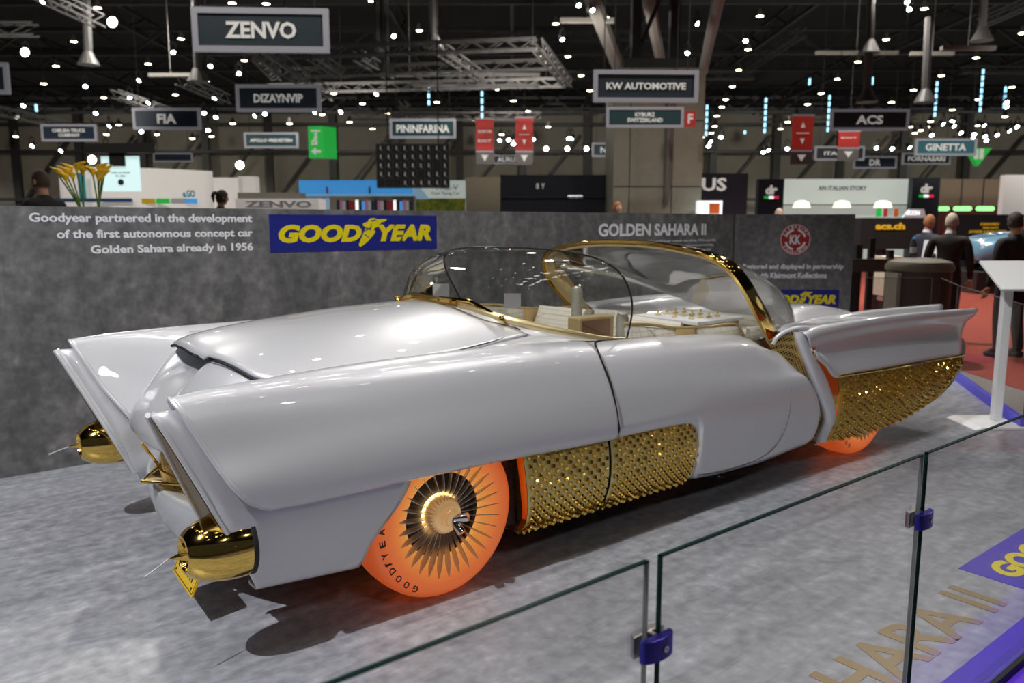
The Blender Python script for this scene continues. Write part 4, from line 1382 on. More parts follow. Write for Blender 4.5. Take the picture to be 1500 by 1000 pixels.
sign('hanging_sign', 'grey framed navy sign with three white capitals above the pale cyan screen', 195, 158, 294, 190, 31, ['FIA'], 'navy', textw=.28, texth=.44)
sign('hanging_sign', 'small framed navy sign with two lines of text above the yellow lilies', 61, 182, 142, 207, 38, ['CHELSEA TRUCK', 'COMPANY'], 'navy')
sign('hanging_sign', 'small pale framed teal sign just left of the green running figure sign', 358, 194, 437, 217, 38, ['APOLLO VREDESTEIN'], 'teal', texth=.22, textw=.78)
sign('hanging_sign', 'pale framed teal sign right above the black suspended video wall', 571, 174, 668, 203, 36, ['PININFARINA'], 'teal', textw=.80, texth=.40)
sign('hanging_sign', 'large grey framed sign with two white words across the concrete column', 869, 103, 1023, 150, 17.5, ['KW AUTOMOTIVE'], turn=.03, textw=.76, texth=.22)
sign('hanging_sign', 'grey framed teal sign with two text lines under the large column sign', 888, 157, 1001, 187, 21.5, ['KYBURZ', 'SWITZERLAND'], 'teal')
sign('hanging_sign', 'grey framed black sign with three white capitals above the short EXIT banner', 1216, 160, 1331, 191, 30, ['ACS'], 'slate', textw=.34, texth=.42)
sign('hanging_sign', 'pale framed blue sign overlapping the green triangular sign', 1340, 203, 1430, 228, 38, ['GINETTA'], 'ginetta_teal', textw=.66, texth=.42)
sign('hanging_sign', 'dark blue sign half behind the pale framed blue sign', 1322, 224, 1392, 241, 44, ['FORNASARI'], 'navy', textw=.78, texth=.42)
sign('hanging_sign', 'small dark blue sign with only two capitals, right of the short EXIT banner', 1250, 229, 1313, 247, 44, ['DR'], 'navy', textw=.26, texth=.5)
sign('hanging_sign', 'small dark two line sign partly behind the short EXIT banner', 1193, 214, 1266, 235, 41, ['ITALIAN'], 'booth_navy', texth=.25)
sign('hanging_sign', 'small teal sign half hidden by the concrete column', 867, 209, 930, 230, 40, ['NOBLE'], 'teal', textw=.6, texth=.45)
sign('hanging_sign', 'small dark sign between the two paired red banners', 722, 227, 766, 240, 42, ['AURUS'], 'booth_navy', textw=.7, texth=.55)
sign('hanging_sign', 'grey framed sign cut by the frame edge at far left', -78, 92, 13, 138, 25, [], 'slate')
sign('hanging_sign', 'dim navy sign beyond the pale booth screen', 225, 224, 282, 237, 46, [], 'navy')

# ---- red banners and green exit signs
def banner(label, px0, py0, px1, py1, pym, d, lines, arrows=False, foot=True):
    c, W, H, z0, z1 = size(px0, py0, px1, py1, d)
    t = thing('hanging_banner', label, 'banner', (c.x, c.y, c.z), RZ, 'red banners hanging from the roof')
    obj('cloth', M().box((0, 0, 0), (W, 0.05, H)), 'red_banner', t)
    obj('rod', M().box((0, 0, H / 2 + .03), (W * 1.05, .06, .06)).box((0, 0, -H / 2 - .03), (W * 1.05, .06, .06)), 'signframe', t)
    m_ = M()
    for i, ln in enumerate(lines):
        text_into(m_, ln, -W * .38, W * .38, H * (.12 - .3 * i) - H * .045, H * (.12 - .3 * i) + H * .045, -0.03, .02, .02, res=2)
    if arrows:
        for sg_ in (1, -1):
            m_.prism([(-W * .10, sg_ * H * .16), (W * .10, sg_ * H * .16), (W * .06, sg_ * H * .22), (0, sg_ * H * .32), (-W * .06, sg_ * H * .22)], -.045, -.025)
        m_.box((0, -.035, 0), (W * .6, .02, .03))
    if m_.v:
        obj('marking', m_, 'signtext', t)
    if foot:
        z1f = -H / 2 - .08
        hf = (at((px0 + px1) / 2, pym, d) - at((px0 + px1) / 2, py1, d)).length
        obj('foot_panel', M().box((0, 0, z1f - hf / 2), (W, .05, hf)), 'grey_banner', t)
        obj('arrow', M().prism([(-W * .2, z1f - hf * .2), (W * .2, z1f - hf * .2), (0, z1f - hf * .75)], -.045, -.025), 'signtext', t)
    obj('hanging_cable', M().tube([(0, 0, H / 2), (0, 0, H / 2 + 3.0)], .012, 5), 'dark_metal', t)
banner('red hanging banner reading SORTIE EXIT, left of a pair', 697, 175, 723, 221, 238, 38, ['SORTIE', 'EXIT'])
banner('red hanging banner with two white symbols, right of a pair', 755, 173, 781, 221, 239, 38, [], True)
banner('red hanging banner with white symbols well right of the column', 1160, 170, 1191, 220, 238, 33, [], True)
banner('short red banner reading EXIT under a black three letter sign', 1228, 193, 1259, 216, 232, 37, ['EXIT'])
c, W, H, z0, z1 = size(452, 185, 474, 232, 24)
t = thing('exit_sign', 'green box exit sign with white running figure and arrow', 'exit sign', (c.x, c.y, c.z), RZ)
obj('front_face', M().box((0, 0, 0), (W, .06, H)), 'green_sign', t)
p = at(488, 209, 24.3)
side_w = .42
sf = obj('side_face', M().box((W / 2 + side_w / 2 * .72, side_w / 2 * .72, 0), (side_w, .05, H), 0, Matrix.Rotation(.78, 3, 'Z')), 'green_sign', t)
mk = M()
mk.prism([(-W * .3, H * .38), (W * .32, H * .38), (W * .32, H * .33), (W * .10, H * .33), (W * .10, -H * .08), (-W * .3, -H * .08), (-W * .3, -.03 * H), (W * .05, -.03 * H), (W * .05, H * .33), (-W * .3, H * .33)], -.045, -.03)
mk.ball((-.02 * W, -.04, H * .26), (.035, .01, .035), 8)
mk.bar((0, -.04, H * .2), (-.06 * W, -.04, H * .08), .05)
mk.bar((-.06 * W, -.04, H * .08), (-.28 * W, -.04, 0), .04)
mk.bar((-.06 * W, -.04, H * .08), (.02 * W, -.04, -.05 * H), .04)
mk.prism([(-W * .32, -H * .28), (-W * .02, -H * .16), (-W * .02, -H * .24), (W * .32, -H * .24), (W * .32, -H * .32), (-W * .02, -H * .32), (-W * .02, -H * .40)], -.045, -.03)
obj('pictogram', mk, 'signtext', t)
c, W, H, z0, z1 = size(1415, 217, 1451, 243, 41)
t = tag(obj('exit_sign', M().prism([(-W / 2, H / 2), (W / 2, H / 2), (0, -H / 2)], -.05, .3), 'green_sign'), 'green triangular exit sign behind the pale framed blue sign', 'exit sign')
t.location, t.rotation_euler = c, (0, 0, RZ)
obj('pictogram', M().box((-.15, -.06, .15), (.2, .01, .5)).box((.12, -.06, .15), (.2, .01, .5)), 'signtext', t)

# ---- column, suspended screen back, booths
def ground_box(px0, py0, px1, d, depth=1.0):
    """footprint of a thing that stands on the hall floor, its top seen at py0: centre, width, height"""
    a, b = at(px0, 327, d), at(px1, 327, d)
    top = at((px0 + px1) / 2, py0, d).z
    m = (a + b) / 2
    return Vector((m.x, m.y, HZ)), (b - a).length, top - HZ
c, W, H = ground_box(898, 60, 1027, 24)
t = thing('concrete_column', 'thick beige concrete column in the hall behind the wall', 'column', c + FH * 1.2, RZ)
obj('shaft', M().box((0, 0, 3.05), (W, W * .85, 6.1)), 'concrete', t)
obj('steel_head', M().box((0, 0, 6.25), (W * .8, W * .7, .3)).box((-W * .22, 0, 11.6), (.28, .4, 10.4)).box((W * .22, 0, 11.6), (.28, .4, 10.4)).bar((-W * .22, 0, 6.6), (W * .22, 0, 9.4), .12).bar((W * .22, 0, 9.4), (-W * .22, 0, 12.2), .12), 'dark_metal', t)
jm = M()
for zz in (2.7, 4.6):
    jm.box((0, -W * .425 - .004, zz), (W, .008, .03))
for xx in (-.32, .16):
    jm.box((xx * W, -W * .425 - .004, 3.05), (.025, .008, 6.1))
obj('panel_joint', jm, 'dark', t)
obj('down_pipe', M().tube([(.10 * W, -W * .425 - .08, 2.2), (.10 * W, -W * .425 - .08, 6.0)], .085, 12), 'grey_metal', t)
c2 = at(1011, 174, 23.0)
t = thing('fire_sign', 'small red sign with white letter F on the column', 'sign', c2, RZ)
obj('plate', M().box((0, 0, 0), (.30, .04, .44)), 'red_banner', t)
lm = M()
text_into(lm, 'F', -.07, .07, -.13, .13, -.03, .02, .03)
obj('letter', lm, 'signtext', t)

c, W, H, z0, z1 = size(553, 212, 658, 275, 26)
t = thing('led_wall', 'black rear side of a suspended video wall with rows of white connectors', 'video wall', c, RZ)
obj('casing', M().box((0, 0, 0), (W, .25, H)), 'black', t)
for r in range(5):
    for k in range(9):
        if (r, k) in ((4, 2), (4, 0), (3, 5), (2, 7), (4, 1)):
            continue
        xx, zz = -W / 2 + W * (k + .5) / 9, H / 2 - H * (r + .5) / 5
        obj('connector', M().box((xx, -.14, zz + .02), (.05, .03, .12)).box((xx + .05, -.14, zz - .06), (.02, .03, .02)), 'paper', t)
rib = M()
for k in range(10):
    rib.box((-W / 2 + W * k / 9, -.13, 0), (.03, .04, H))
for r in range(6):
    rib.box((0, -.13, -H / 2 + H * r / 5), (W, .04, .03))
obj('module_frame', rib, 'dark', t)
obj('hanging_cable', M().tube([(-W * .35, 0, H / 2), (-W * .35, 0, H / 2 + 4)], .02, 5).tube([(W * .35, 0, H / 2), (W * .35, 0, H / 2 + 4)], .02, 5), 'dark_metal', t)

def panel_thing(name, label, cat, px0, py0, px1, d, depth, m_, texts=(), tm_='signtext', group=None):
    """an upright slab standing on the hall floor with lettering given in picture edges"""
    c, W, H = ground_box(px0, py0, px1, d)
    t = thing(name, label, cat, c + FH * depth / 2, RZ, group)
    obj('body', M().box((0, 0, H / 2), (W, depth, H)), m_, t)
    for tx in texts:
        s_, a0, b0, a1, b1 = tx[:5]
        k = W / (px1 - px0)
        top = at((px0 + px1) / 2, py0, d).z
        lm = M()
        zt, zb = H - (b0 - py0) * k, H - (b1 - py0) * k
        text_into(lm, s_, (a0 - (px0 + px1) / 2) * k, (a1 - (px0 + px1) / 2) * k, zb, zt, -depth / 2 - .01, .02, tx[6] if len(tx) > 6 else .02, res=2)
        obj('lettering', lm, tx[5] if len(tx) > 5 else tm_, t)
    return t, W, H

# curved white booth wall at left with cyan letters
c, W, H = ground_box(84, 247, 306, 22)
t = thing('booth_wall', 'curved white booth wall with cyan letters behind the yellow lilies', 'booth wall', c, RZ)
rows = []
for i in range(21):
    a = -1 + i / 10
    x, y = a * W / 2, .9 * (a * a) - .5
    rows.append([(x, y, 0), (x, y, H + .15 * a * -.3)])
obj('body', M().grid(rows), 'booth_white', t, smooth=True, solid=.15)
k = W / 222
lm = M()
text_into(lm, 'e.GO', (151 - 195) * k, (178 - 195) * k, H - 41 * k, H - 31 * k, -.42, .03, .03)
obj('lettering', lm, 'cyan', t)
lm = M()
text_into(lm, 'e.GO', (276 - 195) * k, (293 - 195) * k, H - 41 * k, H - 31 * k, -.25, .03, .03)
obj('lettering', lm, 'cyan', t)
obj('cyan_panel', M().box(((140 - 195) * k, -.55, H - 28 * k), (9 * k, .06, 40 * k)), 'cyan', t)
obj('blue_band', M().box(((154 - 195) * k, -.62, H - 46 * k), (115 * k, .05, 5 * k)), 'blue_band', t)
for i, (a, b, mm) in enumerate(((214, 241, 'lily'), (243, 262, 'green_sign'), (264, 284, 'paper'), (285, 301, 'sky_blue'))):
    obj('poster', M().box((((a + b) / 2 - 195) * k, -.50, H - 47 * k), ((b - a) * k, .04, 7 * k)), mm, t)
c, W, H, z0, z1 = size(149, 229, 206, 280, 19)
t = thing('projection_screen', 'bright pale cyan screen with small dark lines hanging before the white booth', 'screen', c, RZ - .08)
obj('panel', M().box((0, 0, 0), (W, .05, H)), 'screen_lit', t)
lm = M()
for i, (wd, zz) in enumerate(((.30, .22), (.52, .0), (.26, -.08))):
    text_into(lm, ['small electric', 'mobility made affordable', 'for cities'][i], -W * wd / 2, W * wd / 2, H * zz, H * (zz + .05), -.03, .01, 0, res=1)
lm.lathe([(0, 0), (.07, 0), (.07, .01), (0, .01)], (.0, -.03, -H * .24), (0, -1, 0), 16)
obj('lettering', lm, 'dark', t)
obj('bracket', M().box((-.05, 0, H / 2 - .05), (.38, .12, .36)).box((0, 0, H / 2 + .18), (1.6, .2, .22)), 'black', t)
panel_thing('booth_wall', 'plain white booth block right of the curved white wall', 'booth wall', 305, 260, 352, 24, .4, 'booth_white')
panel_thing('booth_wall', 'plain pale booth block next to the two poles at left', 'booth wall', 352, 258, 377, 26, .4, 'booth_white')
panel_thing('reception_counter', 'white counter with large raised letters just above the grey wall', 'counter', 346, 291, 468, 16, .6, 'booth_white', [('ZENVO', 360, 294, 458, 304, 'paper', .04)])
panel_thing('booth_wall', 'low grey booth block behind the white counter', 'booth wall', 350, 282, 443, 19, .4, 'hallwall')

# picture walls of the flying-car booth
t, W, H = panel_thing('picture_wall', 'wide blue sky picture wall behind the suspended video wall', 'picture wall', 440, 264, 612, 34, .2, 'sky_blue')
k = W / 172
obj('horizon_band', M().box((0, -.11, H - 32 * k), (W, .02, 24 * k)), 'haze_blue', t)
bm2 = M()
bm2.box((0, -.13, H - 24 * k), (W, .02, 1.5 * k))
for i in range(12):
    bm2.box((-W / 2 + W * (i + .5) / 12, -.13, H - 28 * k), (.6 * k, .02, 8 * k))
obj('railing', bm2, 'dark', t)
for xx, mm in ((-45, 'red'), (-28 + 45, 'dark')):
    obj('painted_figure', M().ball((xx * k, -.14, H - 10 * k), (1.3 * k, .02, 1.6 * k), 8).box((xx * k, -.14, H - 15 * k), (2.6 * k, .02, 8 * k)), mm, t)
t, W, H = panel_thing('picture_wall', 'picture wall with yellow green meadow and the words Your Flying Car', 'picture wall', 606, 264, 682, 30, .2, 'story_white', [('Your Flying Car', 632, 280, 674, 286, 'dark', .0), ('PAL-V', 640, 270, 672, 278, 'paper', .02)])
k = W / 76
obj('meadow', M().box((0, -.11, H - 38 * k), (W, .02, 24 * k)), 'meadow', t)
obj('mountain', M().prism([(-W / 2, H - 14 * k), (-W / 2 + 9 * k, H - 8 * k), (-W / 2 + 24 * k, H - 27 * k), (-W / 2, H - 27 * k)], -.14, -.10), 'haze_blue', t)
panel_thing('reception_counter', 'grey counter in front of the blue picture wall', 'counter', 484, 287, 607, 27, .6, 'hallwall')
k = at(1, 300, 26).x - at(0, 300, 26).x
cols = ['navy', 'red', 'paper', 'booth_navy', 'sky_blue', 'pink', 'white_lit', 'navy', 'red', 'pink', 'paper', 'booth_navy']
for i in range(24):
    px = 494 + i * 4.6
    c, W, H = ground_box(px, 293 + (i * 7 % 3), px + 4.2, 25.5)
    o = tag(obj('brochure', M().box((0, 0, H - .20), (W, .03, .40)), cols[(i * 5) % 12]), 'small coloured brochure standing in the counter rack', 'brochure', 'row of brochures above the grey wall')
    o.location, o.rotation_euler = c, (0, 0, RZ)
panel_thing('storage_cabinet', 'tall brown cupboard block between picture wall and dark booth', 'cabinet', 683, 259, 734, 36, .8, 'cab_brown')
t, W, H = panel_thing('booth_wall', 'long black booth front left of the column with tiny white sign', 'booth wall', 733, 256, 897, 26, .5, 'booth_navy', [('ororo', 831, 285, 853, 289, 'white_lit', .03), ('8 Y', 785, 268, 798, 276, 'signtext', 0)])
k = W / 164
obj('ledge', M().box((0, -.3, H - 32 * k), (W, .12, 1.2 * k)), 'dark', t)
panel_thing('booth_wall', 'black booth front with big white serif letters beside the column', 'booth wall', 1000, 254, 1093, 24.8, .5, 'booth_navy', [('US', 1026, 260, 1062, 279, 'signtext', .03)])
t, W, H = panel_thing('light_box', 'small lit picture box below the big white serif letters', 'light box', 1022, 294, 1057, 23.5, .3, 'white_lit')
obj('orange_print', M().box((.12, -.16, H - .22), (.3, .02, .3)), 'orange_print', t)
# Italian booth: pale lit wall between two navy pylons
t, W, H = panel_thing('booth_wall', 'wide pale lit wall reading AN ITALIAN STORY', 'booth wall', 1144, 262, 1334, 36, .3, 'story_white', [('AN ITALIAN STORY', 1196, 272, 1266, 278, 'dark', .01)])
k = W / 190
obj('ledge', M().box((0, -.25, H - 37 * k), (W, .2, 1.5 * k)), 'hallwall', t)
for px in (1174, 1233, 1293):
    o = tag(obj('wall_lamp', M().lathe([(0, 0), (.38, 0), (.30, .22), (.12, .30), (0, .30)], (0, 0, 0), (0, 0, 1), 16), 'warm_soft'), 'small warm lamp shining below the pale story wall', 'lamp', 'warm lamps along the pale story wall')
    o.location, o.rotation_euler = at(px, 304, 35), (0, 0, RZ)
def pylon(label, px0, py0, px1, d):
    t, W, H = panel_thing('booth_pylon', label, 'pylon', px0, py0, px1, d, .4, 'booth_navy')
    k = W / (px1 - px0)
    lm = M()
    text_into(lm, 'dr', -8.5 * k, 9 * k, H - 22 * k, H - 9 * k, -.22, .03, .05, .15)
    obj('lettering', lm, 'signtext', t)
    for i, mm in enumerate(('green_sign', 'white_lit', 'red_lit')):
        obj('flag_stripe', M().box(((-7 + 7.2 * i) * k, -.23, H - 26.5 * k), (6.8 * k, .03, 4 * k)), mm, t)
MT['red_lit'] = mat('red_lit', (.6, .02, .06), .5, emit=(.8, .02, .08), estr=.6)
pylon('navy pylon with white emblem and flag colours left of the pale story wall', 1109, 262, 1146, 35)
pylon('navy pylon with white emblem and flag colours right of the pale story wall', 1333, 260, 1373, 35)
t, W, H = panel_thing('booth_wall', 'brown panelled booth wall at right with red counter and green lamps', 'booth wall', 1372, 262, 1468, 38, .3, 'brown')
k = W / 96
obj('panel_joint', M().box((-W * .16, -.16, H / 2), (.05, .02, H)).box((W * .17, -.16, H / 2), (.05, .02, H)), 'dark', t)
obj('red_counter', M().box((0, -.5, (H - 40 * k) / 2), (W, .6, H - 40 * k)), 'red_dark', t)
for a, b in ((1374, 1390), (1397, 1423), (1430, 1456)):
    cx_, W_, H_, z0_, z1_ = size(a, 302, b, 309, 35.5)
    o = tag(obj('green_sign_lamp', M().prism([(-W_ / 2 + H_ / 2 - math.sin(u) * H_ / 2, math.cos(u) * H_ / 2) for u in np.linspace(0, PI, 9)] + [(W_ / 2 - H_ / 2 + math.sin(u) * H_ / 2, -math.cos(u) * H_ / 2) for u in np.linspace(0, PI, 9)], -.06, .06), 'neon_green'), 'glowing green capsule sign above the dark red counter', 'sign', 'green capsule signs at the brown booth')
    o.location, o.rotation_euler = cx_, (0, 0, RZ)
panel_thing('booth_wall', 'cream booth wall cut by the frame at far right', 'booth wall', 1466, 256, 1560, 33, .3, 'booth_white')
c, W, H, z0, z1 = size(1252, 319, 1346, 364, 15)
t = thing('booth_counter', 'black counter band bearing a yellow web address', 'counter', (c.x, c.y, HZ), RZ)
obj('body', M().box((0, 0, (z0 + z1) / 2 - HZ), (W, .5, z1 - z0)), 'black', t)
for xx in (-.46, -.1, .46):
    obj('leg', M().box((xx * W, 0, (z0 - HZ) / 2), (.08, .4, z0 - HZ)), 'black', t)
lm = M()
k = W / 94
text_into(lm, 'acs.ch', -26 * k, 16 * k, z1 - HZ - 17 * k, z1 - HZ - 7 * k, -.26, .02, .04, res=2)
obj('lettering', lm, 'yellow_text', t)
t, W, H = panel_thing('booth_counter', 'black counter band with three lines of yellow letters', 'counter', 1402, 314, 1560, 24, .5, 'black', [('KONFIGURIERT', 1436, 326, 1464, 330, 'yellow_text', .01), ('DEIN AUTO', 1440, 332, 1463, 335, 'yellow_text', .01), ('AUTOMOBIL CLUB DER SCHWEIZ', 1420, 337, 1474, 341, 'yellow_text', .01)])
for nm, lab, px0, px1, mm in (('small_flag', 'green flag on the black web address counter', 1283, 1291, 'green_sign'), ('small_flag', 'red flag on the black web address counter', 1294, 1300, 'red_banner'), ('small_flag', 'orange flag leaning on the black web address counter', 1309, 1316, 'orange_print')):
    c, W, H, z0, z1 = size(px0, 305, px1, 319, 15.2)
    t = thing(nm, lab, 'flag', (c.x, c.y, z0), RZ, 'little flags on the web address counter')
    obj('cloth', M().prism([(-W / 2, 0.02), (W / 2, 0.03), (W / 2 * .8, H), (-W / 2, H * .95)], -.01, .01), mm, t)
    obj('stick', M().tube([(-W / 2, 0, 0), (-W / 2, 0, H * 1.05)], .006, 6), 'white', t)
c, W, H, z0, z1 = size(1322, 306, 1356, 319, 15.4)
t = thing('counter_monitor', 'white lit letter sign standing at the end of the web address counter', 'sign', (c.x, c.y, z0), RZ)
obj('body', M().prism([(-W / 2, 0), (W / 2, 0), (W / 2 - .05, H), (-W / 2 + .12, H)], -.03, .03), 'paper', t)
lm = M()
text_into(lm, 'SCON', -W * .36, W * .2, H * .3, H * .8, -.035, .01, .03)
obj('lettering', lm, 'white_lit', t)

# furniture inside the acs stand: low wall with dark posts
for px, top in ((1256, 358), (1275, 349), (1303, 366)):
    c, W, H = ground_box(px, top, px + 8, 11)
    o = tag(obj('barrier_post', M().box((0, 0, H / 2), (W, W, H)), 'black'), 'short dark post on the red carpet before the web address counter', 'post', 'dark posts on the red carpet')
    o.location, o.rotation_euler = c, (0, 0, RZ)
c, W, H, z0, z1 = size(1246, 379, 1332, 398, 10.6)
t = thing('low_rail', 'brown horizontal barrier rail on dark posts before the web address counter', 'rail', (c.x, c.y, HZ), RZ)
obj('board', M().box((0, 0, (z0 + z1) / 2 - HZ), (W, .06, z1 - z0)), 'pouf', t)
obj('leg', M().box((-W * .45, 0, (z0 - HZ) / 2), (.05, .05, z0 - HZ)), 'black', t)
obj('leg', M().box((W * .45, 0, (z0 - HZ) / 2), (.05, .05, z0 - HZ)), 'black', t)
c, W, H = ground_box(1291, 346, 1342, 13)
o = thing('cardboard_display', 'pale display boxes under the web address counter', 'display', c, RZ)
obj('pale_box', M().box((-W * .2, 0, H * .55), (W * .5, .4, H * .45)), 'cream', o)
obj('white_shelf', M().box((.1, -.1, H * .28), (W, .6, .06)), 'white', o)
obj('foot', M().box((0, 0, H * .14), (W * .6, .3, H * .28)), 'dark', o)

# round-topped stool with bottle
c = at(1344, 430, 9.6)
c.z = HZ
t = thing('bar_stool', 'wide taupe round topped lounge stool on the red carpet', 'stool', c, RZ)
zt = at(1344, 389, 9.6).z - HZ
rw = 46 / F_PX * 9.6
obj('seat', M().lathe([(0, .10), (rw * .6, .085), (rw * .92, .05), (rw, .0), (rw, -.05), (rw * .97, -.06)], (0, 0, zt), (0, 0, 1), 40), 'pouf_top', t, smooth=True)
obj('body', M().lathe([(rw * .94, zt - .05), (rw * .90, .02), (0, .02)], (0, 0, 0), (0, 0, 1), 40), 'pouf', t, smooth=True)
obj('side_plate', M().box((-rw * .88, -rw * .15, zt * .5 - .02), (.05, .30, zt * .9)), 'hallwall', t)
c = at(1337, 381, 9.6)
t = thing('water_bottle', 'clear plastic bottle standing on the taupe stool', 'bottle', (c.x, c.y, HZ + zt + .102), RZ)
obj('body', M().lathe([(0, 0), (.034, 0), (.036, .02), (.035, .14), (.030, .17), (.014, .205), (.013, .22), (0, .22)], (0, 0, 0), (0, 0, 1), 20), 'badge', t, smooth=True)
obj('label', M().lathe([(.0365, .05), (.0365, .12)], (0, 0, 0), (0, 0, 1), 20), 'paper', t, smooth=True)
obj('cap', M().lathe([(0, .22), (.015, .22), (.015, .238), (0, .238)], (0, 0, 0), (0, 0, 1), 14), 'sky_blue', t)

# white lectern at the right edge
c = Vector((6.52, 2.32, 0))
t = thing('info_lectern', 'white slanted info lectern inside the glass at the right edge', 'lectern', c, RZ)
obj('foot', M().prism([(-.26, 0), (.12, 0), (.12, .02), (-.20, .02)], -.20, .20), 'white', t, bevel=.004)
obj('post', M().box((.02, .02, .53), (.07, .05, 1.02)), 'white', t, bevel=.006)
tp = M().box((0, 0, 0), (.46, .36, .02), 0, Matrix.Rotation(math.radians(32), 3, 'X'))
tp.v = [(x + .10, y, z + 1.12) for x, y, z in tp.v]
obj('reading_top', tp, 'white', t, bevel=.004)

# pale blue sports car on a low black plinth
c = at(1447, 400, 19.5)
c.z = HZ
pl_ = tag(obj('car_plinth', M().box((0, 0, .25), (4.6, 2.2, .50)), 'black'), 'long low black plinth carrying the pale blue car', 'plinth')
pl_.location, pl_.rotation_euler = c + RIGHT * 1.40, (0, 0, RZ)
obj('light_strip', M().box((-1.05, -1.12, .40), (1.1, .04, .16)), 'blue_strip_soft', pl_)
t = thing('sports_car', 'pale blue classic sports car on the black plinth, partly behind people', 'car', c + RIGHT * 1.30 + Vector((0, 0, .50)), RZ)
st_ = [(-1.95, .30, .52, .45), (-1.85, .24, .66, .62), (-1.5, .20, .80, .76), (-1.0, .20, .88, .82), (-.4, .20, .92, .84), (.4, .20, .92, .85), (1.1, .20, .90, .84), (1.7, .24, .84, .74), (1.95, .34, .70, .55)]
rows = []
for x, zl, zh, hw in st_:
    rows.append([(x, -hw * .92, zl), (x, -hw, (zl + zh) / 2 - .05), (x, -hw * .97, zh - .12), (x, -hw * .78, zh - .01), (x, 0, zh + .02), (x, hw * .78, zh - .01), (x, hw * .97, zh - .12), (x, hw, (zl + zh) / 2 - .05), (x, hw * .92, zl)])
obj('body', M().grid(dense(rows, 4, 4)), 'car_blue', t, smooth=True)
cab = [(-.45, .90, .60), (-.05, 1.20, .52), (.5, 1.26, .50), (.95, 1.10, .52), (1.3, .90, .56)]
obj('cabin', M().grid(dense([[(x, -hw * 1.1, .86), (x, -hw, z * .96), (x, -hw * .6, z), (x, hw * .6, z), (x, hw, z * .96), (x, hw * 1.1, .86)] for x, z, hw in cab], 3, 3)), 'booth_navy', t, smooth=True)
for x in (-1.22, 1.22):
    for sg_ in (-1, 1):
        wl = obj('wheel', M().lathe([(.20, .02), (.29, .0), (.31, -.05), (.31, -.16), (.25, -.18)], (x, sg_ * .80, .31), (0, sg_, 0), 28), 'black', t, smooth=True)
        sp_ = M()
        for q in range(5):
            a = q * 2 * PI / 5
            sp_.bar((x, sg_ * .79, .31), (x + .2 * math.cos(a), sg_ * .79, .31 + .2 * math.sin(a)), .05)
        sp_.lathe([(.19, 0), (.21, .01), (.21, -.03)], (x, sg_ * .79, .31), (0, sg_, 0), 24)
        obj('wheel_rim', sp_, 'chrome', wl)
for sg_ in (-1, 1):
    obj('headlight', M().ball((-1.80, sg_ * .52, .62), (.05, .10, .10), 12), 'white', t, smooth=True)

# ================================================================ ROOF STEEL AND LAMPS
def truss_mesh(a, b, w_, h_, bay, chord, web):
    a, b = Vector(a), Vector(b)
    d = b - a
    L = d.length
    u = d.normalized()
    sd = u.cross(Vector((0, 0, 1))).normalized() * (w_ / 2)
    up = Vector((0, 0, h_))
    mb = M()
    offs = [sd, -sd, sd + up, -sd + up] if w_ > 0 else [Vector((0, 0, 0)), up]
    for o in offs:
        mb.bar(a + o, b + o, chord)
    n = max(2, int(L / bay))
    for i in range(n):
        p, q = a + u * (L * i / n), a + u * (L * (i + 1) / n)
        for o in ((sd, -sd) if w_ > 0 else (Vector((0, 0, 0)),)):
            if i % 2:
                mb.bar(p + o, q + o + up, web)
            else:
                mb.bar(p + o + up, q + o, web)
        if w_ > 0:
            mb.bar(p + sd, q - sd, web)
    return mb
def pt(lat, d, z):
    return FH * d + RIGHT * lat + Vector((0, 0, z))
rt_ = random.Random(11)
for i, d in enumerate((24, 30, 37, 45, 54, 64, 76, 88)):
    z = 12.4 + (.8 if i % 2 else 0)
    tag(obj('roof_girder', truss_mesh(pt(-d * .75, d, z), pt(d * .75, d, z + .1), .0, 1.5, 2.2, .26, .14), 'dark_metal'), 'dark lattice girder crossing the hall roof from side to side', 'girder', 'dark roof girders across the hall')
for i, lat in enumerate((-46, -34, -24, -15, -7, 0, 8, 17, 27, 38, 50)):
    tag(obj('roof_purlin', truss_mesh(pt(lat, 17 + abs(lat) * .9, 13.6), pt(lat, 92, 13.6), .0, 1.1, 2.6, .20, .11), 'dark_metal'), 'dark lattice beam running along the hall roof into the distance', 'beam', 'dark roof beams along the hall')
boxes = []
for i in range(60):
    if len(boxes) >= 34:
        break
    d = rt_.uniform(24, 70)
    lat = rt_.uniform(-.68, .66) * d
    z = rt_.uniform(6.2, 10.5) if lat < 0 else rt_.uniform(8, 11.5)
    z = max(z, 1.5 + d * .125)
    L = rt_.uniform(5, 14)
    if rt_.random() < .55:
        a, b = pt(lat - L / 2, d, z), pt(lat + L / 2, d, z)
    else:
        a, b = pt(lat, d - L / 2, z), pt(lat, d + L / 2, z)
    bx = (min(a.x, b.x) - .5, max(a.x, b.x) + .5, min(a.y, b.y) - .5, max(a.y, b.y) + .5, z - .3, z + .8)
    if any(bx[0] < q[1] and q[0] < bx[1] and bx[2] < q[3] and q[2] < bx[3] and bx[4] < q[5] and q[4] < bx[5] for q in boxes):
        continue
    boxes.append(bx)
    if len(boxes) in (9, 13, 19, 21):
        continue
    tag(obj('lighting_truss', truss_mesh(a, b, .42, .42, .8, .06, .032), 'grey_dark_metal' if i % 3 else 'dark_metal'), 'slim dark lighting truss hung below the hall roof', 'truss', 'slim lighting trusses below the roof')
rig = thing('lighting_rig', 'pale silver rectangular truss rig hanging left of the column', 'lighting rig', (0, 0, 0))
zr = 7.3
def rp(px, py):
    r = ray(px, py)
    return Vector((0, 0, EYE)) + r * ((zr - EYE) / r.z)
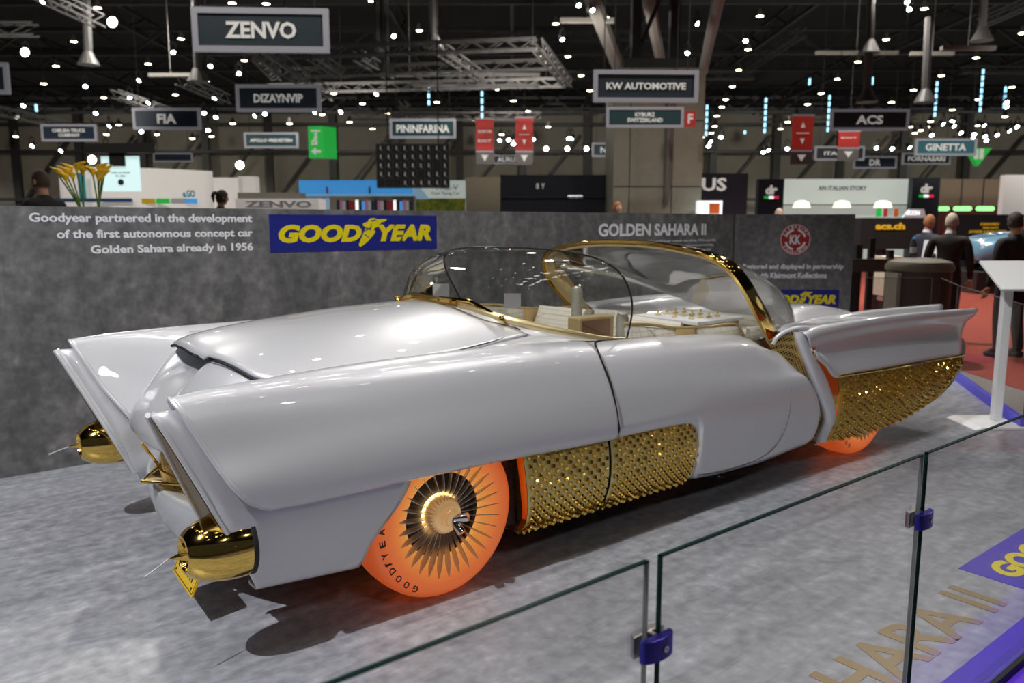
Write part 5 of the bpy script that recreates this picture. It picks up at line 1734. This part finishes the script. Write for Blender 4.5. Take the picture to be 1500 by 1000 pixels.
for p, q in (((375, 86), (786, 72)), ((786, 72), (832, 128)), ((395, 136), (828, 127)), ((375, 86), (405, 118)), ((420, 114), (806, 101)), ((645, 79), (706, 120)), ((523, 88), (570, 115)), ((455, 86), (500, 114))):
    obj('truss_length', truss_mesh(rp(*p), rp(*q), .34, .34, .55, .065, .035), 'grey_metal', rig)
for p in ((420, 85), (640, 77), (780, 73), (500, 134), (800, 128)):
    a = rp(*p)
    obj('hanging_cable', M().tube([a + Vector((0, 0, .3)), a + Vector((0, 0, 5.5))], .02, 5), 'dark_metal', rig)
for (a, b, w_) in (((868, 0), (906, 100), .55), ((950, 0), (969, 96), .42), ((1052, 0), (1030, 104), .40)):
    p, q = at(a[0], a[1], 26), at(b[0], b[1], 36)
    tag(obj('roof_duct', M().tube([p + (p - q) * .4, q], w_ * .5, 8), 'duct_grey'), 'long pale grey duct sloping under the roof above the column', 'duct', 'pale ducts above the column')
for (px, py, wd, d) in ((1365, 236 / 3, 60, 34), (1418, 212 / 3, 75, 30), (600, 330 / 3, 60, 40), (1255, 232 / 3, 115, 38), (250, 330 / 3, 60, 34), (860, 30, 75, 28)):
    c = at(px, py, d)
    L = wd / F_PX * d
    tag(obj('strip_light', M().box((c.x, c.y, c.z), (L, .22, .14), 0, rt3).tube([c, c + Vector((0, 0, 16.7 - c.z))], .02, 5), 'duct_grey'), 'unlit pale strip fitting under the dark roof', 'strip light', 'unlit strip fittings under the roof')
for px, y0, y1 in ((1273, 0, 78), (1438, 0, 60), (1270, 100, 150), (565, 60, 110), (635, 20, 70), (130, 35, 95), (290, 60, 120), (553, 20, 80), (1355, 105, 150)):
    p, q = at(px, y0, 32), at(px, y1, 32)
    tag(obj('roof_strut', M().tube([p + Vector((0, 0, 2)), q], .16, 8).lathe([(0, 0), (.42, 0), (.16, .5)], q, (0, 0, 1), 14), 'grey_dark_metal'), 'grey round strut hanging straight down from the roof', 'strut', 'round struts hanging from the roof')
# cool light strips hanging vertically
for px, y0, y1, d in ((706, 121, 174, 44), (628, 125, 155, 48), (1035, 152, 200, 50), (1121, 142, 196, 46), (1214, 138, 194, 48), (1186, 112, 126, 52), (1278, 110, 126, 52), (1438, 100, 165, 46), (1472, 125, 160, 50), (53, 150, 165, 44), (1091, 190, 197, 50), (1371, 118, 172, 52)):
    c, W, H, z0, z1 = size(px - 1.7, y0, px + 1.7, y1, d)
    n = max(1, int((y1 - y0) / 9))
    t = thing('light_tube', 'pale blue vertical light tube hanging beneath the roof', 'light tube', (c.x, c.y, z0), RZ, 'pale blue vertical light tubes')
    obj('tube', M().tube([(0, 0, 0), (0, 0, H)], W * .3, 8), 'dark_metal', t)
    for i in range(n):
        obj('lit_section', M().tube([(0, 0, H * (i + .12) / n), (0, 0, H * (i + .80) / n)], W * .5, 8), 'blue_strip', t)

# ---- round lamps: one of each kind, then copies
def downlight():
    t = thing('ceiling_lamp', 'round warm ceiling lamp hanging among the dark roof steel', 'lamp', (0, 0, 0), 0, 'warm ceiling lamps')
    obj('housing', M().lathe([(0, .34), (.06, .34), (.10, .20), (.165, .02), (.165, 0), (.15, 0)], (0, 0, 0), (0, 0, 1), 18), 'grey_dark_metal', t, smooth=True)
    obj('lens', M().lathe([(0, -.02), (.10, -.012), (.15, .004)], (0, 0, 0), (0, 0, 1), 18), 'warm_lamp', t, smooth=True)
    return t
def stage_spot():
    t = thing('stage_spotlight', 'cool white stage spotlight clamped under the dark trusses', 'spotlight', (0, 0, 0), 0, 'cool stage spotlights')
    q = Matrix.Rotation(math.radians(-48), 3, 'X')
    h = M().lathe([(0, .30), (.07, .30), (.09, .22), (.095, .02), (.11, 0), (.10, 0)], (0, 0, 0), q @ Vector((0, 0, 1)), 16)
    obj('housing', h, 'dark', t, smooth=True)
    obj('lens', M().lathe([(0, -.005), (.085, -.002), (.10, .01)], (0, 0, 0), q @ Vector((0, 0, 1)), 16), 'cold_lamp', t, smooth=True)
    obj('bracket', M().bar((-.12, .02, .1), (-.12, .0, .42), .03).bar((.12, .02, .1), (.12, .0, .42), .03).bar((-.12, 0, .42), (.12, 0, .42), .03).bar((0, 0, .42), (0, 0, .55), .05), 'dark', t)
    return t
WARM = [(143, 12), (340, 5), (390, 6), (545, 2), (108, 61), (265, 57), (217, 94), (82, 97), (64, 123), (302, 119), (152, 143), (358, 89), (614, 45), (814, 35), (832, 83), (851, 111), (864, 133), (728, 131), (752, 148), (605, 133),
        (669, 165), (640, 150), (531, 152), (512, 179), (546, 189), (568, 166), (693, 176), (774, 163), (789, 175), (803, 186), (1113, 24), (1096, 73), (1082, 103), (1073, 127), (1063, 146), (1057, 157), (1050, 170), (1047, 185),
        (1042, 195), (1257, 91), (1227, 116), (1203, 137), (1183, 153), (1167, 167), (1154, 179), (1143, 189), (1354, 13), (1298, 58), (1430, 85), (1379, 111), (1338, 132), (1306, 150), (1296, 162), (1482, 128), (1433, 146), (1395, 161),
        (1472, 171), (1432, 184), (1363, 178), (1333, 186), (1497, 49), (341, 181), (424, 181), (230, 197), (282, 203), (310, 200), (23, 200), (489, 137), (472, 168), (257, 139), (174, 183), (156, 197), (25, 174), (735, 197), (1028, 201), (1364, 186), (1349, 191), (1340, 195)]
COLD = [(62, 3), (167, 34), (38, 77), (254, 77), (308, 97), (350, 108), (203, 118), (125, 127), (190, 143), (314, 145), (217, 151), (34, 155), (140, 166), (299, 166), (316, 172), (160, 185), (305, 191), (373, 170), (388, 167), (461, 165),
        (499, 164), (577, 53), (551, 138), (881, 20), (890, 28), (868, 15), (902, 76), (848, 8), (824, 58), (324, 57), (1022, 35), (1092, 60), (1007, 78), (1329, 3), (1332, 14), (1408, 195), (1425, 203), (1445, 206), (1479, 192), (1461, 198), (1427, 197),
        (1475, 150), (1475, 157), (1382, 182), (1395, 178), (1398, 185), (1442, 184), (1365, 198), (1490, 186), (732, 206), (745, 205), (752, 211), (833, 203), (837, 203), (893, 203), (897, 201), (781, 204), (1041, 208), (1038, 214),
        (1118, 223), (1126, 220), (1153, 218), (1284, 217), (1307, 218), (1333, 216), (207, 193), (135, 234), (136, 192), (194, 216), (155, 216), (220, 222), (353, 242), (47, 214), (89, 221), (1056, 201), (1430, 210), (1443, 200)]
del COLD[75]
lamp0, spot0 = downlight(), stage_spot()
first = True
for i, (px, py) in enumerate(WARM):
    d = min(86, (11.2 - EYE) / (327 - py) * 1180 * (1 if py < 205 else .9))
    o = lamp0 if i == 0 else copy_tree(lamp0)
    o.location = at(px, py, d)
    s_ = 1.0 + max(0, (d - 40) / 60)
    o.scale = (s_, s_, s_)
for i, (px, py) in enumerate(COLD):
    d = min(60, (8.2 - EYE) / (327 - py) * 1180) * (1 + .05 * (i % 5))
    o = spot0 if i == 0 else copy_tree(spot0)
    o.location = at(px, py, d)
    o.rotation_euler = (0, 0, RZ + rt_.uniform(-.7, .7))
    s_ = .7 + max(0, (d - 25) / 50)
    o.scale = (s_, s_, s_)
# larger bright floodlights
FL = [(136, 234, 24), (352, 242, 24), (800, 218, 44), (831, 218, 44), (859, 218, 44), (38, 77, 24), (166, 33, 20)]
for px, py, d in FL:
    t = thing('flood_lamp', 'large bright round floodlight facing the stands', 'floodlight', at(px, py, d), RZ, 'large bright floodlights')
    obj('reflector', M().lathe([(.13, -.05), (.12, 0), (.06, .12), (0, .14)], (0, 0, 0), (0, 1, -.0), 18), 'dark', t, smooth=True)
    obj('lens', M().lathe([(0, -.05), (.12, -.045)], (0, 0, 0), (0, 1, 0), 18), 'flood_lens', t)
# lamps right above the stand, mirrored in paint, gold and glass
for i in range(6):
    for j in range(5):
        o = copy_tree(lamp0)
        o.location = (-3 + 2.3 * i + .5 * (j % 2), -2.5 + 2.4 * j, 8.4)
        o.scale = (.75, .75, .75)
        o = copy_tree(spot0)
        o.location = (-2 + 2.3 * i, -1.5 + 2.4 * j, 7.0)
        o.scale = (.7, .7, .7)

# ================================================================ PEOPLE (one skinned body each, clothes and hair as parts)
def skin_body(name, joints, bones, m_, parent, sub=2):
    """joints: {key:(x,y,z,rx,ry)}; first joint is the root"""
    keys = list(joints)
    me = bpy.data.meshes.new(name)
    me.from_pydata([joints[k][:3] for k in keys], [(keys.index(a), keys.index(b)) for a, b in bones], [])
    o = bpy.data.objects.new(name, me)
    COL.objects.link(o)
    o.parent = parent
    md = o.modifiers.new('skin', 'SKIN')
    for i, k in enumerate(keys):
        sv = me.skin_vertices[0].data[i]
        sv.radius = (joints[k][3], joints[k][4] if len(joints[k]) > 4 else joints[k][3])
        sv.use_root = (i == 0)
    ss = o.modifiers.new('smooth', 'SUBSURF')
    ss.levels = ss.render_levels = sub
    me.materials.append(MT[m_])
    dg = bpy.context.evaluated_depsgraph_get()
    dg.update()
    me2 = bpy.data.meshes.new_from_object(o.evaluated_get(dg))
    me2.polygons.foreach_set('use_smooth', [True] * len(me2.polygons))
    o.modifiers.clear()
    o.data = me2
    if not me2.materials:
        me2.materials.append(MT[m_])
    return o
def head_mesh(c, turn=0.0, sc_=1.0, tilt=0.0):
    """head with brow, nose, mouth, chin and ears, looking along -y turned about z"""
    mb = M()
    n, m = 28, 22
    rings = []
    for i in range(1, m):
        th = PI * i / m
        r = []
        for j in range(n):
            ph = 2 * PI * j / n
            x, y, z = .073 * math.sin(th) * math.cos(ph), .092 * math.sin(th) * math.sin(ph), .118 * math.cos(th)
            if z < -.02:
                k = (-.02 - z) / .098
                x *= 1 - .30 * k
                y = y * (1 - .15 * k) - .012 * k
            if y < 0:
                f = max(0, 1 - (x / .022) ** 2)
                y -= .024 * f * math.exp(-((z + .022) / .017) ** 2)      # nose
                y -= .008 * f * math.exp(-((z - .005) / .02) ** 2)
                y += .010 * math.exp(-((abs(x) - .030) / .013) ** 2) * math.exp(-((z - .012) / .012) ** 2)  # eye sockets
                y -= .005 * max(0, 1 - (x / .03) ** 2) * math.exp(-((z + .058) / .008) ** 2)   # lips
                y -= .006 * max(0, 1 - (x / .03) ** 2) * math.exp(-((z + .094) / .014) ** 2)
            r.append(Vector((x, y, z)))
        rings.append(r)
    mb.rings(rings)
    for sg_ in (-1, 1):
        mb.ball((sg_ * .075, .012, -.005), (.010, .020, .032), 10)
    R_ = Matrix.Rotation(turn, 3, 'Z') @ Matrix.Rotation(tilt, 3, 'X')
    mb.v = [tuple(R_ @ (Vector(p) * sc_) + Vector(c)) for p in mb.v]
    return mb, R_
def hair_mesh(c, R_, sc_=1.0, low=-.03, front=.5, th=.010, ponytail=False, bald=0.0):
    mb = M()
    n, m = 28, 16
    rings = []
    for i in range(1, m + 1):
        r = []
        for j in range(n):
            ph = 2 * PI * j / n
            back = (math.sin(ph) + 1) / 2          # 1 behind, 0 at the face
            thmax = math.acos(max(-1, min(1, (low if back > .35 else .118 * front) / .118))) if back > .35 else math.acos(front)
            if .2 < back <= .35:
                thmax = math.acos(front * .5)
            th_ = thmax * i / m
            r.append(Vector(((.073 + th) * math.sin(th_) * math.cos(ph), (.092 + th) * math.sin(th_) * math.sin(ph), (.118 + th) * math.cos(th_))))
        rings.append(r)
    mb.rings(rings, 0, True)
    if ponytail:
        mb.tube([(0, .095, .06), (0, .135, .07), (0, .150, .02), (0, .140, -.08)], [.02, .032, .030, .010], 10)
        mb.ball((0, .105, .075), .035, 10)
    mb.v = [tuple(R_ @ (Vector(p) * sc_) + Vector(c)) for p in mb.v]
    return mb
def hand(parent, wrist, dirv, side, m_='skin'):
    """palm with four bent fingers and a side thumb, all one mesh"""
    w_ = Vector(wrist)
    d = Vector(dirv).normalized()
    sd = d.cross(Vector((0, 1, 0)))
    sd = sd.normalized() if sd.length > .1 else Vector((1, 0, 0))
    nn = d.cross(sd).normalized()
    mb = M()
    mb.tube([w_, w_ + d * .04, w_ + d * .09], [.026, .036, .036], 10, flat=(1, .45), upv=sd)
    for k, L in enumerate((.068, .078, .074, .056)):
        b = w_ + d * .085 + sd * (.027 - .018 * k)
        mb.tube([b, b + d * L * .5 + nn * .006, b + d * L * .85 + nn * .026], [.0095, .009, .007], 7)
    b = w_ + d * .03 + sd * .032
    mb.tube([b, b + d * .03 + sd * .022 + nn * .01, b + d * .058 + sd * .024 + nn * .022], [.012, .010, .008], 7)
    return obj('hand', mb, m_, parent, smooth=True)
def person(label, loc, rz, suit, hair, hairkw, headturn=0.0, arms='down', legs='suit', lean=0.0, hs=1.0, collar=True, group=None):
    t = thing('person', label, 'person', loc, rz, group)
    J = {'pelvis': (0, 0, .96, .155, .115), 'waist': (0, -.01 + lean * .3, 1.10, .15, .105), 'chest': (0, 0 + lean, 1.30, .175, .120), 'neck0': (0, .015 + lean * 1.3, 1.46, .085, .075), 'neck1': (0, .0 + lean * 1.5, 1.51, .055, .055),
         'hl': (.10, 0, .90, .095, .10), 'kl': (.115, -.015, .50, .072, .075), 'al': (.12, .02, .10, .060, .060), 'tl': (.13, -.12, .045, .045, .035),
         'hr': (-.10, 0, .90, .095, .10), 'kr': (-.11, .01, .50, .072, .075), 'ar': (-.12, .07, .10, .060, .060), 'tr': (-.13, -.07, .045, .045, .035),
         'sl': (.20, .01 + lean, 1.405, .072, .075), 'sr': (-.20, .01 + lean, 1.405, .072, .075)}
    B = [('pelvis', 'waist'), ('waist', 'chest'), ('chest', 'neck0'), ('neck0', 'neck1'), ('pelvis', 'hl'), ('hl', 'kl'), ('kl', 'al'), ('al', 'tl'), ('pelvis', 'hr'), ('hr', 'kr'), ('kr', 'ar'), ('ar', 'tr'), ('chest', 'sl'), ('chest', 'sr')]
    A = {'down': ((.265, .03, 1.12), (.27, -.05, .86)), 'bent': ((.265, .04, 1.13), (.10, -.22, 1.05)), 'hold': ((.27, .02, 1.12), (.22, -.26, 1.18))}
    la, ra = (A[arms[0]], A[arms[1]]) if isinstance(arms, tuple) else (A[arms], A[arms])
    for nm, sg_, a in (('l', 1, la), ('r', -1, ra)):
        J['e' + nm] = (a[0][0] * sg_, a[0][1] + lean, a[0][2], .055, .055)
        J['w' + nm] = (a[1][0] * sg_, a[1][1] + lean, a[1][2], .040, .038)
        B += [('s' + nm, 'e' + nm), ('e' + nm, 'w' + nm)]
    body = skin_body('body', J, B, suit, t)
    hc = (0, -.02 + lean * 1.7, 1.635)
    hm_, R_ = head_mesh(hc, headturn, hs)
    hm_.tube([(0, .01 + lean * 1.4, 1.47), (0, 0 + lean * 1.6, 1.56)], [.056, .054], 14)
    obj('head', hm_, 'skin', t, smooth=True)
    obj('hair', hair_mesh(hc, R_, hs, **hairkw), hair, t, smooth=True)
    if collar:
        obj('shirt_collar', M().tube([(0, .012 + lean * 1.35, 1.475), (0, .005 + lean * 1.4, 1.515)], [.070, .062], 16, cap=False), 'paper', t, smooth=True)
    for nm, sg_, a in (('l', 1, la), ('r', -1, ra)):
        e, w_ = Vector(J['e' + nm][:3]), Vector(J['w' + nm][:3])
        hand(t, w_ + (w_ - e).normalized() * .01, (w_ - e), sg_)
    for sg_, k in ((1, 'l'), (-1, 'r')):
        ax_, ay_ = J['a' + k][0], J['a' + k][1]
        b = M()
        b.tube([(ax_, ay_ + .05, .050), (ax_, ay_ - .06, .050), (ax_ + .01 * sg_, ay_ - .16, .03), (ax_ + .012 * sg_, ay_ - .19, .025)], [.040, .048, .042, .02], 12)
        obj('shoe', b, 'black', t, smooth=True)
    return t
def floor_at(px, d):
    c = at(px, 327, d)
    return Vector((c.x, c.y, HZ))
person('man with brown hair in navy suit walking past the black counters', floor_at(1360, 12.4), RZ + 1.9, 'suit_navy', 'hair_red', dict(low=-.03, front=.55, th=.006), .1, ('down', 'bent'))
o = person('white haired man in charcoal suit holding papers beside the blue car', floor_at(1393, 10.9), RZ + 2.5, 'suit_dark', 'hair_white', dict(low=-.04, front=.45, th=.010), 0.3, ('hold', 'down'), lean=-.03)
pp = obj('papers', M().box((0, 0, 0), (.21, .012, .28), 0, Matrix.Rotation(.5, 3, 'X')), 'paper', None)
tag(pp, 'white sheets of paper in the hand of the charcoal suited man', 'papers')
pp.matrix_world = o.matrix_basis @ Matrix.Translation((.27, -.33, 1.26))
person('person in black seen from behind at the right frame edge', floor_at(1489, 9.6), RZ + PI + .2, 'cloth_black', 'hair_dark', dict(low=-.06, front=.3, th=.012), 0, 'down', collar=False, hs=.97)
person('person with warm lit face at far right beyond the man in black', floor_at(1497, 18), RZ, 'cloth_black', 'hair_red', dict(low=-.06, front=.5, th=.010), 0, 'down', collar=False)
# people behind the grey wall, only head and shoulders show above it
def floor_below(px, py_top, d, h):
    """ground spot of somebody whose crown is seen at py_top: they stand on a platform as high as that needs"""
    c = at(px, py_top, d)
    return Vector((c.x, c.y, c.z - h))
o = person('balding man in black standing just behind the grey wall at far left', floor_below(60, 250, 9.0, 1.755), RZ - 1.95, 'cloth_black', 'hair_brown', dict(low=-.05, front=.62, th=.004), 0.0, 'down', collar=False, hs=1.12)
o2 = person('woman with dark ponytail seen beyond the wall near the white counter', floor_below(323, 278, 13.0, 1.76), RZ + 2.3, 'cloth_black', 'hair_dark', dict(low=-.07, front=.35, th=.012, ponytail=True), 0, 'down', collar=False)
o3 = person('person with auburn hair peeping over the wall below the column', floor_below(903, 295, 15.0, 1.755), RZ + .6, 'cloth_black', 'hair_red', dict(low=-.06, front=.5, th=.010), 0, 'down', collar=False)
o4 = person('person with fair hair barely above the wall left of the emblem panel edge', floor_below(1141, 305, 16.0, 1.755), RZ, 'cloth_black', 'hair_white', dict(low=-.05, front=.5, th=.008), 0, 'down', collar=False)
for o_ in (o, o2, o3, o4):
    h = o_.location.z - HZ
    if h > .05:
        p_ = tag(obj('standing_platform', M().box((0, 0, -h / 2 - .006), (1.6, 1.6, h - .012)), 'dark'), 'dark platform hidden behind the grey display wall', 'platform', 'platforms behind the display wall')
        p_.location, p_.rotation_euler = o_.location, (0, 0, RZ)

# ---- two bunches of yellow calla lilies on a counter behind the wall
cz = 1.50
c = at(122, 300, 7.6)
cnt = thing('back_counter', 'long counter with warm lit top hidden behind the grey wall', 'counter', (c.x, c.y, 0), RZ)
obj('body', M().box((0, 0, (cz - .04 + HZ) / 2), (2.3, .5, cz - .04 - HZ)), 'dark', cnt)
obj('top', M().box((0, 0, cz - .02), (2.4, .56, .04)), 'cream', cnt)
def lilies(px, blooms, label):
    b = at(px, 300, 7.55)
    t = thing('calla_bouquet', label, 'flowers', (b.x, b.y, cz), RZ, 'yellow calla lilies')
    obj('vase', M().lathe([(0, 0), (.045, 0), (.05, .03), (.038, .10), (.045, .13), (.04, .13), (.034, .10)], (0, 0, 0), (0, 0, 1), 20), 'badge', t, smooth=True)
    for i, (bx, by, dr) in enumerate(blooms):
        top = at(bx, by, 7.5 + .12 * ((i % 3) - 1)) - b
        lx, ly = top.dot(RIGHT), top.dot(FH)
        lz = b.z + top.z - cz
        p0 = Vector((.012 * math.cos(i * 2.1), .012 * math.sin(i * 2.1), .02))
        p3 = Vector((lx, ly, lz - .055))
        pts = crv([p0, p0 + (p3 - p0) * Vector((0, 0, 1)).z * .45 + Vector((0, 0, .03)), p3], 8)
        st_ = obj('stem', M().tube(pts, .0065, 8), 'leaf', t, smooth=True)
        # flared trumpet with a drawn-out lip and a finger-like spadix
        mb = M()
        rings = []
        for q in range(9):
            u = q / 8
            r0 = .008 + .034 * u ** 1.5
            rr = []
            for j in range(18):
                a = 2 * PI * j / 18
                ext = .030 * u ** 2 * math.cos(a) if math.cos(a) > 0 else -.012 * u * -math.cos(a) * 0
                rr.append(p3 + Vector((dr * (r0 * math.cos(a) + .02 * u ** 2 + ext), r0 * math.sin(a), u * .085 + (.018 if math.cos(a) > 0 else -.018) * u ** 2 * abs(math.cos(a)))))
            rings.append(rr)
        mb.rings(rings, 0, False)
        fl_ = obj('bloom', mb, 'lily', t, smooth=True, solid=.002)
        obj('spadix', M().tube([p3 + Vector((0, 0, .02)), p3 + Vector((dr * .008, 0, .075))], [.005, .003], 7), 'lily_core', fl_, smooth=True)
    return t
lilies(122, [(88, 252, -1), (98, 250, -1), (104, 246, -1), (112, 244, 1), (120, 249, 1), (107, 256, -1), (97, 259, -1)], 'larger bunch of yellow calla lilies behind the wall, left one')
lilies(143, [(136, 250, -1), (145, 246, 1), (152, 249, 1), (143, 255, 1), (148, 257, 1)], 'smaller bunch of yellow calla lilies before the pale screen')
